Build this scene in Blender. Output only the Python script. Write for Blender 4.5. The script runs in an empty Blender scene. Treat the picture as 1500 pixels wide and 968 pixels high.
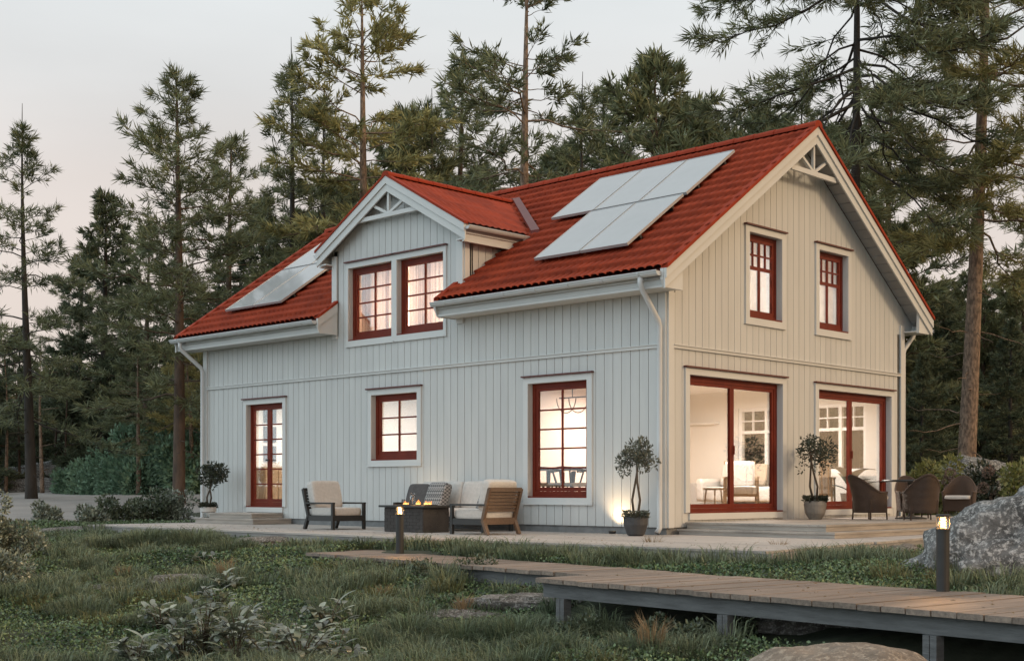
import bpy, bmesh, math, random
import numpy as np
from mathutils import Vector, Matrix, noise

R = math.radians
S = bpy.context.scene
COL = S.collection
random.seed(7)

# ------------------------------------------------------------------ camera
CX, CY, CZ = 11.9725, -15.6862, 0.6553          # eye point, metres (z = 0 is the terrace)
TH = R(134.013)
FW = np.array([math.cos(TH), math.sin(TH)])
RT = np.array([math.sin(TH), -math.cos(TH)])
cam = bpy.data.objects.new('camera', bpy.data.cameras.new('camera'))
COL.objects.link(cam)
cam.location = (CX, CY, CZ)
cam.rotation_euler = (R(90), 0, TH - R(90))
cam.data.sensor_width = 36
cam.data.lens = 46.656
cam.data.shift_y = 0.156
cam.data.clip_start = 0.1
cam.data.clip_end = 2000
S.camera = cam

# ------------------------------------------------------------------ sky, sun, exposure
SUN_AZ, SUN_EL = R(24), R(21)                   # direction towards the sun, from +X towards +Y
W = bpy.data.worlds.new('World'); S.world = W
W.use_nodes = True
nt = W.node_tree; nt.nodes.clear()
def N(tree, t, **kw):
    n = tree.nodes.new(t)
    for k, v in kw.items(): setattr(n, k, v)
    return n
sky = N(nt, 'ShaderNodeTexSky', sky_type='NISHITA')
sky.sun_disc = False; sky.sun_elevation = SUN_EL; sky.sun_rotation = R(90) - SUN_AZ
b1 = N(nt, 'ShaderNodeBackground'); b1.inputs['Strength'].default_value = 0.07
nt.links.new(sky.outputs[0], b1.inputs[0])
tc = N(nt, 'ShaderNodeTexCoord')
sx = N(nt, 'ShaderNodeSeparateXYZ'); nt.links.new(tc.outputs['Generated'], sx.inputs[0])
ramp = N(nt, 'ShaderNodeValToRGB')
nt.links.new(sx.outputs['Z'], ramp.inputs[0])
e = ramp.color_ramp.elements
e[0].position = 0.0; e[0].color = (.90, .76, .67, 1)
e[1].position = 0.75; e[1].color = (.90, .97, .99, 1)
for p, c in ((.14, (.92, .79, .71, 1)), (.22, (.92, .83, .77, 1)), (.285, (.91, .90, .88, 1)), (.36, (.89, .93, .935, 1))):
    k = e.new(p); k.color = c
nz = N(nt, 'ShaderNodeTexNoise'); nz.inputs['Scale'].default_value = 2.2; nz.inputs['Detail'].default_value = 5
mpw = N(nt, 'ShaderNodeMapping'); mpw.inputs['Scale'].default_value = (1, 1, 3.5)
nt.links.new(tc.outputs['Generated'], mpw.inputs[0]); nt.links.new(mpw.outputs[0], nz.inputs['Vector'])
mr = N(nt, 'ShaderNodeMapRange'); mr.inputs[1].default_value = .3; mr.inputs[2].default_value = .7
mr.inputs[3].default_value = .90; mr.inputs[4].default_value = 1.06
nt.links.new(nz.outputs[0], mr.inputs[0])
vm = N(nt, 'ShaderNodeVectorMath', operation='SCALE')
nt.links.new(ramp.outputs[0], vm.inputs[0]); nt.links.new(mr.outputs[0], vm.inputs['Scale'])
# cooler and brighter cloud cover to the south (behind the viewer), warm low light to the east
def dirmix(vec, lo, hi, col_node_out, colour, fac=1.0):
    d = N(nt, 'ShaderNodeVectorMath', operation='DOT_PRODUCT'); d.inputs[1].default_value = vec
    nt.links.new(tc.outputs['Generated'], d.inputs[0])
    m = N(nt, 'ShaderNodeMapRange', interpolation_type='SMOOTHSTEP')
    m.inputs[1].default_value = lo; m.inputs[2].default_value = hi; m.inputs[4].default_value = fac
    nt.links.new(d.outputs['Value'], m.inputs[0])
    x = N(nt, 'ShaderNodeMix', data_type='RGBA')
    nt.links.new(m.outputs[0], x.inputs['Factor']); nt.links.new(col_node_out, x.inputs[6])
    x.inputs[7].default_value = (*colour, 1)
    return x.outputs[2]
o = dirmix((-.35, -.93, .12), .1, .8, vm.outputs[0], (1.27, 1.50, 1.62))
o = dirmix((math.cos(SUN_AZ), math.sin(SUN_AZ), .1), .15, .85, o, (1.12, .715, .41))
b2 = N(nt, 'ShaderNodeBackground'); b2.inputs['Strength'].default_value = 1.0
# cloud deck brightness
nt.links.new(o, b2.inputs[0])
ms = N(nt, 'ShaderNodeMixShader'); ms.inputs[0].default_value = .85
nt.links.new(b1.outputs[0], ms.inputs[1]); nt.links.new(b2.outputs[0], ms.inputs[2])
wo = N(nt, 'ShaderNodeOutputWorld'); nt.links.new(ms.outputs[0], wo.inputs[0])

sun = bpy.data.objects.new('sun', bpy.data.lights.new('sun', 'SUN'))
COL.objects.link(sun)
sun.data.energy = 1.2; sun.data.angle = R(11); sun.data.color = (1, .75, .47)
sdir = Vector((math.cos(SUN_EL) * math.cos(SUN_AZ), math.cos(SUN_EL) * math.sin(SUN_AZ), math.sin(SUN_EL)))
sun.rotation_euler = sdir.to_track_quat('Z', 'Y').to_euler()
sun.location = (30, 10, 30)

S.view_settings.view_transform = 'Standard'
S.view_settings.look = 'None'
S.view_settings.exposure = 0.0
S.view_settings.gamma = 1
S.view_settings.use_curve_mapping = False
S.render.engine = 'CYCLES'
S.cycles.use_denoising = True
S.cycles.max_bounces = 7
S.cycles.transparent_max_bounces = 10
S.cycles.caustics_reflective = False
S.cycles.caustics_refractive = False
S.cycles.sample_clamp_indirect = 4

# ------------------------------------------------------------------ materials
def newmat(name):
    m = bpy.data.materials.new(name); m.use_nodes = True
    t = m.node_tree; p = t.nodes['Principled BSDF']
    return m, t, p
def mat(name, c1, c2=None, scale=4.0, rough=.6, bump=0, bscale=None, metal=0, island=0.0, stretch=(1, 1, 1), spec=.5,
        lo=.35, hi=.65, detail=5, transl=0.0, coat=0.0):
    m, t, p = newmat(name)
    p.inputs['Roughness'].default_value = rough; p.inputs['Metallic'].default_value = metal
    p.inputs['Specular IOR Level'].default_value = spec
    p.inputs['Coat Weight'].default_value = coat
    c2 = c2 or c1
    tcn = N(t, 'ShaderNodeTexCoord'); mp = N(t, 'ShaderNodeMapping'); mp.inputs['Scale'].default_value = stretch
    t.links.new(tcn.outputs['Object'], mp.inputs[0])
    n = N(t, 'ShaderNodeTexNoise'); n.inputs['Scale'].default_value = scale; n.inputs['Detail'].default_value = detail
    n.inputs['Roughness'].default_value = .6
    t.links.new(mp.outputs[0], n.inputs['Vector'])
    r = N(t, 'ShaderNodeMapRange'); r.inputs[1].default_value = lo; r.inputs[2].default_value = hi
    t.links.new(n.outputs[0], r.inputs[0])
    x = N(t, 'ShaderNodeMix', data_type='RGBA')
    x.inputs[6].default_value = (*c1, 1); x.inputs[7].default_value = (*c2, 1)
    t.links.new(r.outputs[0], x.inputs['Factor'])
    out = x.outputs[2]
    if island:
        g = N(t, 'ShaderNodeNewGeometry')
        mm = N(t, 'ShaderNodeMapRange'); mm.inputs[3].default_value = 1 - island; mm.inputs[4].default_value = 1 + island
        t.links.new(g.outputs['Random Per Island'], mm.inputs[0])
        vs = N(t, 'ShaderNodeVectorMath', operation='SCALE')
        t.links.new(out, vs.inputs[0]); t.links.new(mm.outputs[0], vs.inputs['Scale'])
        out = vs.outputs[0]
    t.links.new(out, p.inputs['Base Color'])
    if bump:
        nb = N(t, 'ShaderNodeTexNoise'); nb.inputs['Scale'].default_value = bscale or scale * 4; nb.inputs['Detail'].default_value = 8
        t.links.new(mp.outputs[0], nb.inputs['Vector'])
        b = N(t, 'ShaderNodeBump'); b.inputs['Strength'].default_value = bump; b.inputs['Distance'].default_value = .02
        t.links.new(nb.outputs[0], b.inputs['Height']); t.links.new(b.outputs[0], p.inputs['Normal'])
    if transl:
        tr = N(t, 'ShaderNodeBsdfTranslucent'); t.links.new(out, tr.inputs[0])
        mx = N(t, 'ShaderNodeMixShader'); mx.inputs[0].default_value = transl
        t.links.new(p.outputs[0], mx.inputs[1]); t.links.new(tr.outputs[0], mx.inputs[2])
        t.links.new(mx.outputs[0], t.nodes['Material Output'].inputs[0])
    return m
def emis(name, c, s):
    m, t, p = newmat(name)
    p.inputs['Base Color'].default_value = (0, 0, 0, 1)
    p.inputs['Emission Color'].default_value = (*c, 1); p.inputs['Emission Strength'].default_value = s
    return m
def glass(name, refl=1.0, tint=(1, 1, 1)):
    m, t, p = newmat(name)
    t.nodes.remove(p)
    tr = N(t, 'ShaderNodeBsdfTransparent'); tr.inputs[0].default_value = (*tint, 1)
    gl = N(t, 'ShaderNodeBsdfGlossy'); gl.inputs['Roughness'].default_value = .02
    fr = N(t, 'ShaderNodeFresnel'); fr.inputs[0].default_value = 1.45
    mu = N(t, 'ShaderNodeMath', operation='MULTIPLY'); mu.inputs[1].default_value = refl
    t.links.new(fr.outputs[0], mu.inputs[0])
    mx = N(t, 'ShaderNodeMixShader')
    t.links.new(mu.outputs[0], mx.inputs[0]); t.links.new(tr.outputs[0], mx.inputs[1]); t.links.new(gl.outputs[0], mx.inputs[2])
    t.links.new(mx.outputs[0], t.nodes['Material Output'].inputs[0])
    return m
M = {}
M['paint'] = mat('wall_paint', (.585, .585, .565), (.54, .54, .525), scale=1.6, rough=.62, bump=.12, bscale=30, island=.022, stretch=(3, 3, .5))
M['trim'] = mat('trim_paint', (.63, .63, .61), (.60, .60, .585), scale=2, rough=.55, bump=.06, bscale=25)
M['gutter'] = mat('gutter_metal', (.60, .61, .61), (.56, .57, .57), scale=3, rough=.4)
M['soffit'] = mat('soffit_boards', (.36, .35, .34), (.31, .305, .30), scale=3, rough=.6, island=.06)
M['tile'] = mat('red_roof_tile', (.33, .052, .021), (.21, .033, .015), scale=2.2, rough=.75, bump=.1, bscale=60, spec=.12)
M['tile2'] = mat('red_ridge_tile', (.33, .045, .018), (.26, .036, .016), scale=5, rough=.7, spec=.12)
M['flash'] = mat('valley_flashing_metal', (.15, .028, .02), (.12, .022, .017), scale=4, rough=.45)
M['redframe'] = mat('red_window_paint', (.18, .027, .012), (.14, .020, .010), scale=6, rough=.5, bump=.04, spec=.2)
M['drip'] = mat('brown_red_drip_metal', (.10, .02, .014), rough=.5)
M['plinth'] = mat('concrete_plinth', (.26, .26, .255), (.20, .20, .20), scale=8, rough=.9, bump=.3, bscale=40)
M['glass'] = glass('window_glass', .45)
M['clear'] = glass('clear_glass', .8)
M['inwall'] = mat('interior_plaster', (.74, .72, .68), (.70, .68, .64), scale=1.2, rough=.8)
M['inwallpink'] = mat('interior_rose_plaster', (.66, .54, .46), (.62, .50, .43), scale=1.2, rough=.8)
M['infloor'] = mat('oak_floor', (.34, .24, .15), (.26, .18, .11), scale=3, rough=.4, island=.15)
M['white'] = mat('white_paint', (.78, .77, .75), rough=.5)
M['curtain'] = mat('sheer_curtain', (.84, .73, .64), (.36, .24, .18), scale=2.2, rough=.9, transl=.5, stretch=(6, 6, .08), lo=.42, hi=.60)  # pale and brown streaks paint the folds' light and shade into the cloth
M['curtain2'] = mat('white_blind', (.80, .80, .80), (.66, .66, .67), scale=6, rough=.9, transl=.5)
M['panel'] = mat('solar_glass', (.34, .36, .37), (.31, .33, .34), scale=1, rough=.22, spec=.7, coat=.6)  # grey base paints in the bright sky mirrored by dark glass
M['panelframe'] = mat('aluminium_frame', (.46, .47, .48), rough=.4, metal=.3)
M['dark'] = mat('black_metal', (.022, .021, .02), (.03, .028, .026), scale=8, rough=.45)
M['deckwood'] = mat('weathered_deck_wood', (.50, .445, .40), (.36, .32, .29), scale=2.0, rough=.75, bump=.35, bscale=14, island=.14, stretch=(.6, 14, 14), lo=.3, hi=.7)
M['fascia'] = mat('weathered_fascia_wood', (.34, .32, .30), (.22, .21, .20), scale=2.0, rough=.8, bump=.4, bscale=14, island=.1, stretch=(.8, .8, 12))
M['stepwood'] = mat('step_wood', (.44, .39, .34), (.30, .27, .24), scale=2.0, rough=.75, bump=.35, bscale=14, island=.10, stretch=(.8, .8, 12))
M['walkwood'] = mat('boardwalk_wood', (.29, .22, .17), (.13, .098, .078), scale=2.0, rough=.6, bump=.35, bscale=14, island=.22, stretch=(14, .7, 14), lo=.3, hi=.7)
M['beam'] = mat('grey_beam_wood', (.15, .15, .15), (.10, .10, .10), scale=3, rough=.85, bump=.4, bscale=20, stretch=(1, 1, 8))
M['chairwood'] = mat('brown_teak', (.15, .088, .05), (.10, .06, .036), scale=4, rough=.55, stretch=(1, 8, 8))
M['cushion'] = mat('oatmeal_cushion', (.62, .58, .54), (.54, .51, .47), scale=20, rough=.95, bump=.25, bscale=120)
M['pilldark'] = mat('charcoal_pillow', (.10, .095, .095), (.075, .07, .07), scale=20, rough=.95, bump=.3, bscale=150)
M['brick'] = mat('fire_table_stone', (.055, .048, .044), (.04, .035, .032), scale=10, rough=.8, bump=.3, bscale=50)
M['pot'] = mat('charcoal_pot', (.045, .045, .047), (.06, .06, .062), scale=10, rough=.6, bump=.15)
M['potgrey'] = mat('concrete_pot', (.26, .23, .20), (.20, .18, .155), scale=8, rough=.85, bump=.25, bscale=60)
M['potwhite'] = mat('pale_planter', (.55, .54, .52), rough=.8, bump=.1)
M['soil'] = mat('dark_soil', (.03, .022, .016), (.02, .015, .01), scale=20, rough=1, bump=.6)
M['bark'] = mat('pine_bark', (.13, .085, .06), (.06, .042, .032), scale=5, rough=.95, bump=1.0, bscale=16, stretch=(1, 1, .35))
M['barkred'] = mat('reddish_pine_bark', (.30, .21, .15), (.12, .085, .062), scale=16, rough=.95, bump=1.0, bscale=22, stretch=(1, 1, .45), lo=.40, hi=.60, detail=8)
M['barkdark'] = mat('dark_bark', (.05, .042, .036), (.03, .026, .022), scale=5, rough=.95, bump=.8, bscale=16, stretch=(1, 1, .35))
M['twig'] = mat('shrub_stem', (.09, .065, .045), (.06, .045, .03), scale=8, rough=.9)
M['needle'] = mat('pine_needles', (.092, .115, .063), (.24, .255, .135), scale=.55, rough=.5, island=.50, transl=.32, spec=.4)
M['needlesunlit'] = mat('sunlit_olive_needles', (.19, .195, .085), (.42, .39, .18), scale=.6, rough=.55, island=.50, transl=.35, spec=.25)  # sunlight put into the needle colour, lighter and warmer than the plain needles
M['needledark'] = mat('dark_pine_needles', (.066, .088, .054), (.155, .175, .105), scale=.5, rough=.55, island=.5, transl=.28, spec=.25)
M['needleblue'] = mat('blue_green_leaves', (.11, .185, .12), (.19, .28, .18), scale=.6, rough=.6, island=.35, transl=.25, spec=.3)
M['needleglow'] = mat('sunlit_gold_needles', (.26, .23, .09), (.40, .36, .16), scale=.6, rough=.6, island=.3, transl=.3, spec=.25)  # yellow sun glow painted into the needles of the small pine
M['leaf'] = mat('shrub_leaves', (.065, .088, .050), (.13, .15, .095), scale=3, rough=.4, island=.6, transl=.2)
M['leafpale'] = mat('pale_leaves', (.13, .155, .11), (.29, .31, .24), scale=3, rough=.32, island=.7, transl=.15, spec=.7)
M['leafdark'] = mat('dark_glossy_leaves', (.030, .038, .024), (.060, .070, .042), scale=5, rough=.4, island=.35, transl=.15)
M['leafolive'] = mat('olive_tree_leaves', (.085, .092, .066), (.15, .155, .115), scale=6, rough=.5, island=.4, transl=.15)
M['leafyellow'] = mat('bright_bush_leaves', (.14, .16, .05), (.24, .24, .09), scale=2, rough=.5, island=.4, transl=.3)
M['petal'] = mat('faded_pink_flowers', (.30, .21, .17), (.22, .16, .13), scale=6, rough=.7, island=.3, transl=.3)
M['grass'] = mat('fine_grass', (.115, .152, .090), (.215, .245, .155), scale=.7, rough=.5, island=.55, transl=.25, spec=.3)
M['grassgold'] = mat('olive_grass', (.125, .13, .055), (.18, .18, .085), scale=.9, rough=.6, island=.35, transl=.25, spec=.3)
M['drygrass'] = mat('dry_grass', (.30, .21, .12), (.22, .16, .09), scale=5, rough=.8, island=.3, transl=.25)
M['clover'] = mat('ground_cover_leaves', (.052, .100, .042), (.165, .22, .105), scale=1.0, rough=.4, island=.85, transl=.2)
M['ground'] = mat('mossy_earth', (.026, .036, .016), (.050, .050, .030), scale=.9, rough=1, bump=.8, bscale=12, lo=.42, hi=.66, detail=9)
M['gravel'] = mat('pale_gravel', (.31, .295, .28), (.235, .225, .215), scale=.5, rough=1, bump=.5, bscale=20, stretch=(1, 1, 1), detail=10)
def rockmat(name, a, b, c, sc=3.0):
    m, t, p = newmat(name)
    p.inputs['Roughness'].default_value = .9
    tcn = N(t, 'ShaderNodeTexCoord')
    n1 = N(t, 'ShaderNodeTexNoise'); n1.inputs['Scale'].default_value = sc; n1.inputs['Detail'].default_value = 10; n1.inputs['Roughness'].default_value = .72
    n2 = N(t, 'ShaderNodeTexNoise'); n2.inputs['Scale'].default_value = sc * 7; n2.inputs['Detail'].default_value = 6; n2.inputs['Roughness'].default_value = .75
    for n in (n1, n2): t.links.new(tcn.outputs['Object'], n.inputs['Vector'])
    r = N(t, 'ShaderNodeValToRGB'); r.color_ramp.elements[0].position = .36; r.color_ramp.elements[1].position = .66
    r.color_ramp.elements[0].color = (*a, 1); r.color_ramp.elements[1].color = (*b, 1)
    t.links.new(n1.outputs[0], r.inputs[0])
    r2 = N(t, 'ShaderNodeValToRGB'); r2.color_ramp.elements[0].position = .50; r2.color_ramp.elements[1].position = .60
    t.links.new(n2.outputs[0], r2.inputs[0])
    x = N(t, 'ShaderNodeMix', data_type='RGBA'); x.inputs[7].default_value = (*c, 1)
    t.links.new(r2.outputs[0], x.inputs['Factor']); t.links.new(r.outputs[0], x.inputs[6])
    t.links.new(x.outputs[2], p.inputs['Base Color'])
    b = N(t, 'ShaderNodeBump'); b.inputs['Strength'].default_value = .9; b.inputs['Distance'].default_value = .03
    t.links.new(n2.outputs[0], b.inputs['Height']); t.links.new(b.outputs[0], p.inputs['Normal'])
    return m
M['rock'] = rockmat('lichen_granite', (.035, .035, .034), (.21, .21, .205), (.46, .455, .44), 3.2)
M['rockbrown'] = rockmat('tan_granite', (.16, .125, .095), (.34, .27, .21), (.44, .36, .28), 3.5)
M['rockflat'] = rockmat('slabby_rock', (.06, .052, .045), (.20, .18, .16), (.34, .32, .30), 4)
M['flame'] = emis('gas_flame', (1, .30, .05), 1.8)
M['flamecore'] = emis('gas_flame_core', (1, .55, .16), 2.6)
M['bulb'] = emis('lamp_coil', (1, .50, .15), 7.0)
M['ceil_lamp'] = emis('ceiling_lamp_glow', (1, .85, .68), 5.0)
M['uplamp'] = emis('wall_washer_glow', (1, .72, .42), 8.0)
def wicker(name, c1, c2):
    m, t, p = newmat(name)
    p.inputs['Roughness'].default_value = .55
    tcn = N(t, 'ShaderNodeTexCoord')
    w = N(t, 'ShaderNodeTexWave', wave_type='BANDS', bands_direction='Z'); w.inputs['Scale'].default_value = 16; w.inputs['Distortion'].default_value = 1.2
    w.inputs['Detail'].default_value = 2; w.inputs['Detail Scale'].default_value = 6
    t.links.new(tcn.outputs['Object'], w.inputs['Vector'])
    x = N(t, 'ShaderNodeMix', data_type='RGBA'); x.inputs[6].default_value = (*c1, 1); x.inputs[7].default_value = (*c2, 1)
    t.links.new(w.outputs['Fac'], x.inputs['Factor']); t.links.new(x.outputs[2], p.inputs['Base Color'])
    b = N(t, 'ShaderNodeBump'); b.inputs['Strength'].default_value = .9; b.inputs['Distance'].default_value = .012
    t.links.new(w.outputs['Fac'], b.inputs['Height']); t.links.new(b.outputs[0], p.inputs['Normal'])
    return m
M['wicker'] = wicker('brown_wicker', (.022, .013, .009), (.13, .075, .048))
def knit(name):
    m, t, p = newmat(name)
    p.inputs['Roughness'].default_value = .95
    tcn = N(t, 'ShaderNodeTexCoord')
    mp = N(t, 'ShaderNodeMapping'); mp.inputs['Rotation'].default_value = (0, R(45), 0)
    t.links.new(tcn.outputs['Object'], mp.inputs[0])
    w = N(t, 'ShaderNodeTexChecker'); w.inputs['Scale'].default_value = 24
    w.inputs[1].default_value = (.34, .33, .32, 1); w.inputs[2].default_value = (.10, .10, .10, 1)
    t.links.new(mp.outputs[0], w.inputs[0]); t.links.new(w.outputs[0], p.inputs['Base Color'])
    return m
M['knit'] = knit('diamond_knit')

# ------------------------------------------------------------------ building helpers
def link(name, me, m, parent=None):
    o = bpy.data.objects.new(name, me)
    COL.objects.link(o)
    if m is not None: me.materials.append(m)
    if parent is not None: o.parent = parent
    return o
def tag(o, label=None, cat=None, group=None, kind=None):
    if label: o['label'] = label
    if cat: o['category'] = cat
    if group: o['group'] = group
    if kind: o['kind'] = kind
    return o
def thing(name, label, cat, loc=(0, 0, 0), rz=0, group=None):
    o = bpy.data.objects.new(name, None); COL.objects.link(o)
    o.empty_display_size = .2
    o.location = loc; o.rotation_euler = (0, 0, rz)
    return tag(o, label, cat, group)
def copy_tree(o, parent=None):
    c = o.copy(); COL.objects.link(c)
    if parent is not None: c.parent = parent
    for ch in list(o.children): copy_tree(ch, c)
    return c
class MB:
    def __init__(s): s.v = []; s.f = []
    def box(s, x0, x1, y0, y1, z0, z1):
        s.hexa([(x0, y0, z0), (x1, y0, z0), (x1, y1, z0), (x0, y1, z0), (x0, y0, z1), (x1, y0, z1), (x1, y1, z1), (x0, y1, z1)])
        return s
    def hexa(s, p):
        b = len(s.v); s.v += [tuple(q) for q in p]
        for f in ((0, 3, 2, 1), (4, 5, 6, 7), (0, 1, 5, 4), (1, 2, 6, 5), (2, 3, 7, 6), (3, 0, 4, 7)):
            s.f.append(tuple(b + i for i in f))
        return s
    def bar(s, p0, p1, w, h, up=(0, 0, 1)):
        p0 = Vector(p0); p1 = Vector(p1); d = (p1 - p0).normalized()
        u = Vector(up); sdv = d.cross(u).normalized(); u = sdv.cross(d).normalized()
        a = sdv * (w / 2); b = u * (h / 2)
        s.hexa([p0 - a - b, p0 + a - b, p1 + a - b, p1 - a - b, p0 - a + b, p0 + a + b, p1 + a + b, p1 - a + b])
        return s
    def prism(s, poly, fn0, fn1):
        b = len(s.v); n = len(poly)
        s.v += [tuple(fn0(*q)) for q in poly] + [tuple(fn1(*q)) for q in poly]
        s.f.append(tuple(range(b + n - 1, b - 1, -1))); s.f.append(tuple(range(b + n, b + 2 * n)))
        for i in range(n):
            j = (i + 1) % n
            s.f.append((b + i, b + j, b + n + j, b + n + i))
        return s
    def tube(s, pts, rad, n=8, cap=True):
        pts = [Vector(p) for p in pts]; b0 = len(s.v)
        if not hasattr(rad, '__len__'): rad = [rad] * len(pts)
        ref = None
        for i, p in enumerate(pts):
            d = (pts[min(i + 1, len(pts) - 1)] - pts[max(i - 1, 0)]).normalized()
            if ref is None:
                ref = Vector((0, 0, 1)) if abs(d.z) < .9 else Vector((1, 0, 0))
            a = d.cross(ref).normalized(); ref = a.cross(d).normalized()
            for k in range(n):
                t = 2 * math.pi * k / n
                s.v.append(tuple(p + (a * math.cos(t) + ref * math.sin(t)) * rad[i]))
        for i in range(len(pts) - 1):
            for k in range(n):
                a = b0 + i * n + k; c = b0 + i * n + (k + 1) % n
                s.f.append((a, c, c + n, a + n))
        if cap:
            s.f.append(tuple(b0 + k for k in range(n - 1, -1, -1)))
            e = b0 + (len(pts) - 1) * n
            s.f.append(tuple(e + k for k in range(n)))
        return s
    def lathe(s, prof, n=24, c=(0, 0, 0)):
        b0 = len(s.v)
        for r, z in prof:
            for k in range(n):
                t = 2 * math.pi * k / n
                s.v.append((c[0] + r * math.cos(t), c[1] + r * math.sin(t), c[2] + z))
        for i in range(len(prof) - 1):
            for k in range(n):
                a = b0 + i * n + k; d = b0 + i * n + (k + 1) % n
                s.f.append((a, d, d + n, a + n))
        s.f.append(tuple(b0 + k for k in range(n - 1, -1, -1)))
        e = b0 + (len(prof) - 1) * n
        s.f.append(tuple(e + k for k in range(n)))
        return s
    def cushion(s, c, sz, n=7, rot=None, round_=.35):
        bm = bmesh.new(); bmesh.ops.create_cube(bm, size=2)
        bmesh.ops.subdivide_edges(bm, edges=bm.edges[:], cuts=n, use_grid_fill=True)
        b = len(s.v); idx = {}
        for i, v in enumerate(bm.verts):
            idx[v] = b + i
            p = v.co.copy()
            q = p.normalized() * 1.25
            m = max(abs(p.x), abs(p.y), abs(p.z))
            cnt = sum(1 for a in p if abs(a) > .8)
            f = {0: 0, 1: .05, 2: round_ * .6, 3: round_}.get(cnt, 0)
            p = p.lerp(q, f)
            p = Vector((p.x * sz[0] / 2, p.y * sz[1] / 2, p.z * sz[2] / 2))
            if rot is not None: p = rot @ p
            s.v.append(tuple(p + Vector(c)))
        for f in bm.faces: s.f.append(tuple(idx[v] for v in f.verts))
        bm.free(); return s
    def build(s, name, m, parent=None, smooth=False, bevel=0):
        me = bpy.data.meshes.new(name)
        me.from_pydata(s.v, [], s.f)
        if bevel or True:
            bm = bmesh.new(); bm.from_mesh(me)
            bmesh.ops.recalc_face_normals(bm, faces=bm.faces)
            bm.to_mesh(me); bm.free()
        if smooth:
            me.polygons.foreach_set('use_smooth', [True] * len(me.polygons))
        me.update()
        o = link(name, me, m, parent)
        if bevel:
            md = o.modifiers.new('bevel', 'BEVEL'); md.width = bevel; md.segments = 2; md.limit_method = 'ANGLE'
        return o
def np_mesh(name, verts, faces, m, parent=None, smooth=False):
    verts = np.asarray(verts, np.float32); faces = np.asarray(faces, np.int32)
    me = bpy.data.meshes.new(name)
    me.vertices.add(len(verts)); me.vertices.foreach_set('co', verts.ravel())
    k = faces.shape[1]
    me.loops.add(faces.size); me.loops.foreach_set('vertex_index', faces.ravel())
    me.polygons.add(len(faces))
    me.polygons.foreach_set('loop_start', np.arange(0, faces.size, k, dtype=np.int32))
    me.polygons.foreach_set('loop_total', np.full(len(faces), k, np.int32))
    if smooth: me.polygons.foreach_set('use_smooth', np.ones(len(faces), bool))
    me.update(calc_edges=True)
    return link(name, me, m, parent)
def at(px, d):
    """ground point that lies d metres ahead of the eye, at bearing px"""
    p = np.array([CX, CY]) + d * FW + d * (px - 750) / 1944.0 * RT
    return float(p[0]), float(p[1])

# ------------------------------------------------------------------ terrain
def wob(x, y, a, k, ph=0.0):
    return a * (np.sin(x * k + 1.3 * np.sin(y * k * .7 + ph) + ph) * np.cos(y * k * 1.17 + .8 * np.sin(x * k * .6) + 2 * ph))
def ground_z(x, y):
    x = np.asarray(x, float); y = np.asarray(y, float)
    d = (x - CX) * FW[0] + (y - CY) * FW[1]
    lat = (x - CX) * RT[0] + (y - CY) * RT[1]
    s = -(y + 3.35 + .03 * x)
    fr = np.interp(s, [-3, 0, 1.0, 2.0, 3.2, 5, 8, 14], [-.2, -.16, -.22, -.34, -.60, -.80, -.98, -1.1])
    fl = np.interp(s, [-3, 0, 1.0, 2.0, 4, 6, 9, 14], [-.2, -.19, -.25, -.33, -.5, -.68, -.9, -1.1])
    t = np.clip((-1.5 - x) / 5, 0, 1)
    z = fr * (1 - t) + fl * t
    rise = np.interp(d, [0, 24, 30, 45, 60, 75, 100, 160, 400], [0, 0, .10, .60, .95, 1.8, 3.5, 6, 12])
    z = z + rise
    amp = np.clip(.25 + s * .25, .25, 1)
    z = z + amp * (wob(x, y, .07, .9, .4) + wob(x, y, .045, 2.3, 1.1) + wob(x, y, .02, 5.1, 2.0))
    z = z + .25 * np.clip((d - 34) / 30, 0, 1) * wob(x, y, 1, .16, .3)
    under = (x > -12.7) & (x < 4.4) & (y > -3.6) & (y < 8.8)
    z = np.where(under, np.minimum(z, -.15), z)
    return z
def gz(x, y): return float(ground_z(x, y))
dd = np.concatenate([np.linspace(-80, 4.5, 8), np.linspace(5, 27, 130), np.geomspace(27.6, 500, 46)])
la = np.concatenate([-np.geomspace(500, 15, 26), np.linspace(-14.6, 14.6, 150), np.geomspace(15, 500, 26)])
D, L = np.meshgrid(dd, la, indexing='ij')
X = CX + D * FW[0] + L * RT[0]; Y = CY + D * FW[1] + L * RT[1]
Zg = ground_z(X, Y)
nd, nl = D.shape
ii, jj = np.meshgrid(np.arange(nd - 1), np.arange(nl - 1), indexing='ij')
q = (ii * nl + jj).ravel()
ground = np_mesh('ground', np.stack([X.ravel(), Y.ravel(), Zg.ravel()], 1), np.stack([q, q + nl, q + nl + 1, q + 1], 1), M['ground'], smooth=True)
tag(ground, kind='structure')
# gravel yard beyond the terrace, a sheet just above the ground
dd = np.linspace(29, 62, 60); ff = np.linspace(0, 1, 40)
D, Fk = np.meshgrid(dd, ff, indexing='ij')
lo_ = -.46 * D - 1.5 * np.sin(D * .5); hi_ = -.222 * D + .8 * np.sin(D * .7)
L = lo_ + (hi_ - lo_) * Fk
X = CX + D * FW[0] + L * RT[0]; Y = CY + D * FW[1] + L * RT[1]
Zy = ground_z(X, Y) + .03
nd, nl = D.shape
ii, jj = np.meshgrid(np.arange(nd - 1), np.arange(nl - 1), indexing='ij')
q = (ii * nl + jj).ravel()
yard = np_mesh('gravel_path', np.stack([X.ravel(), Y.ravel(), Zy.ravel()], 1), np.stack([q, q + nl, q + nl + 1, q + 1], 1), M['gravel'], smooth=True)
tag(yard, kind='structure')

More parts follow.
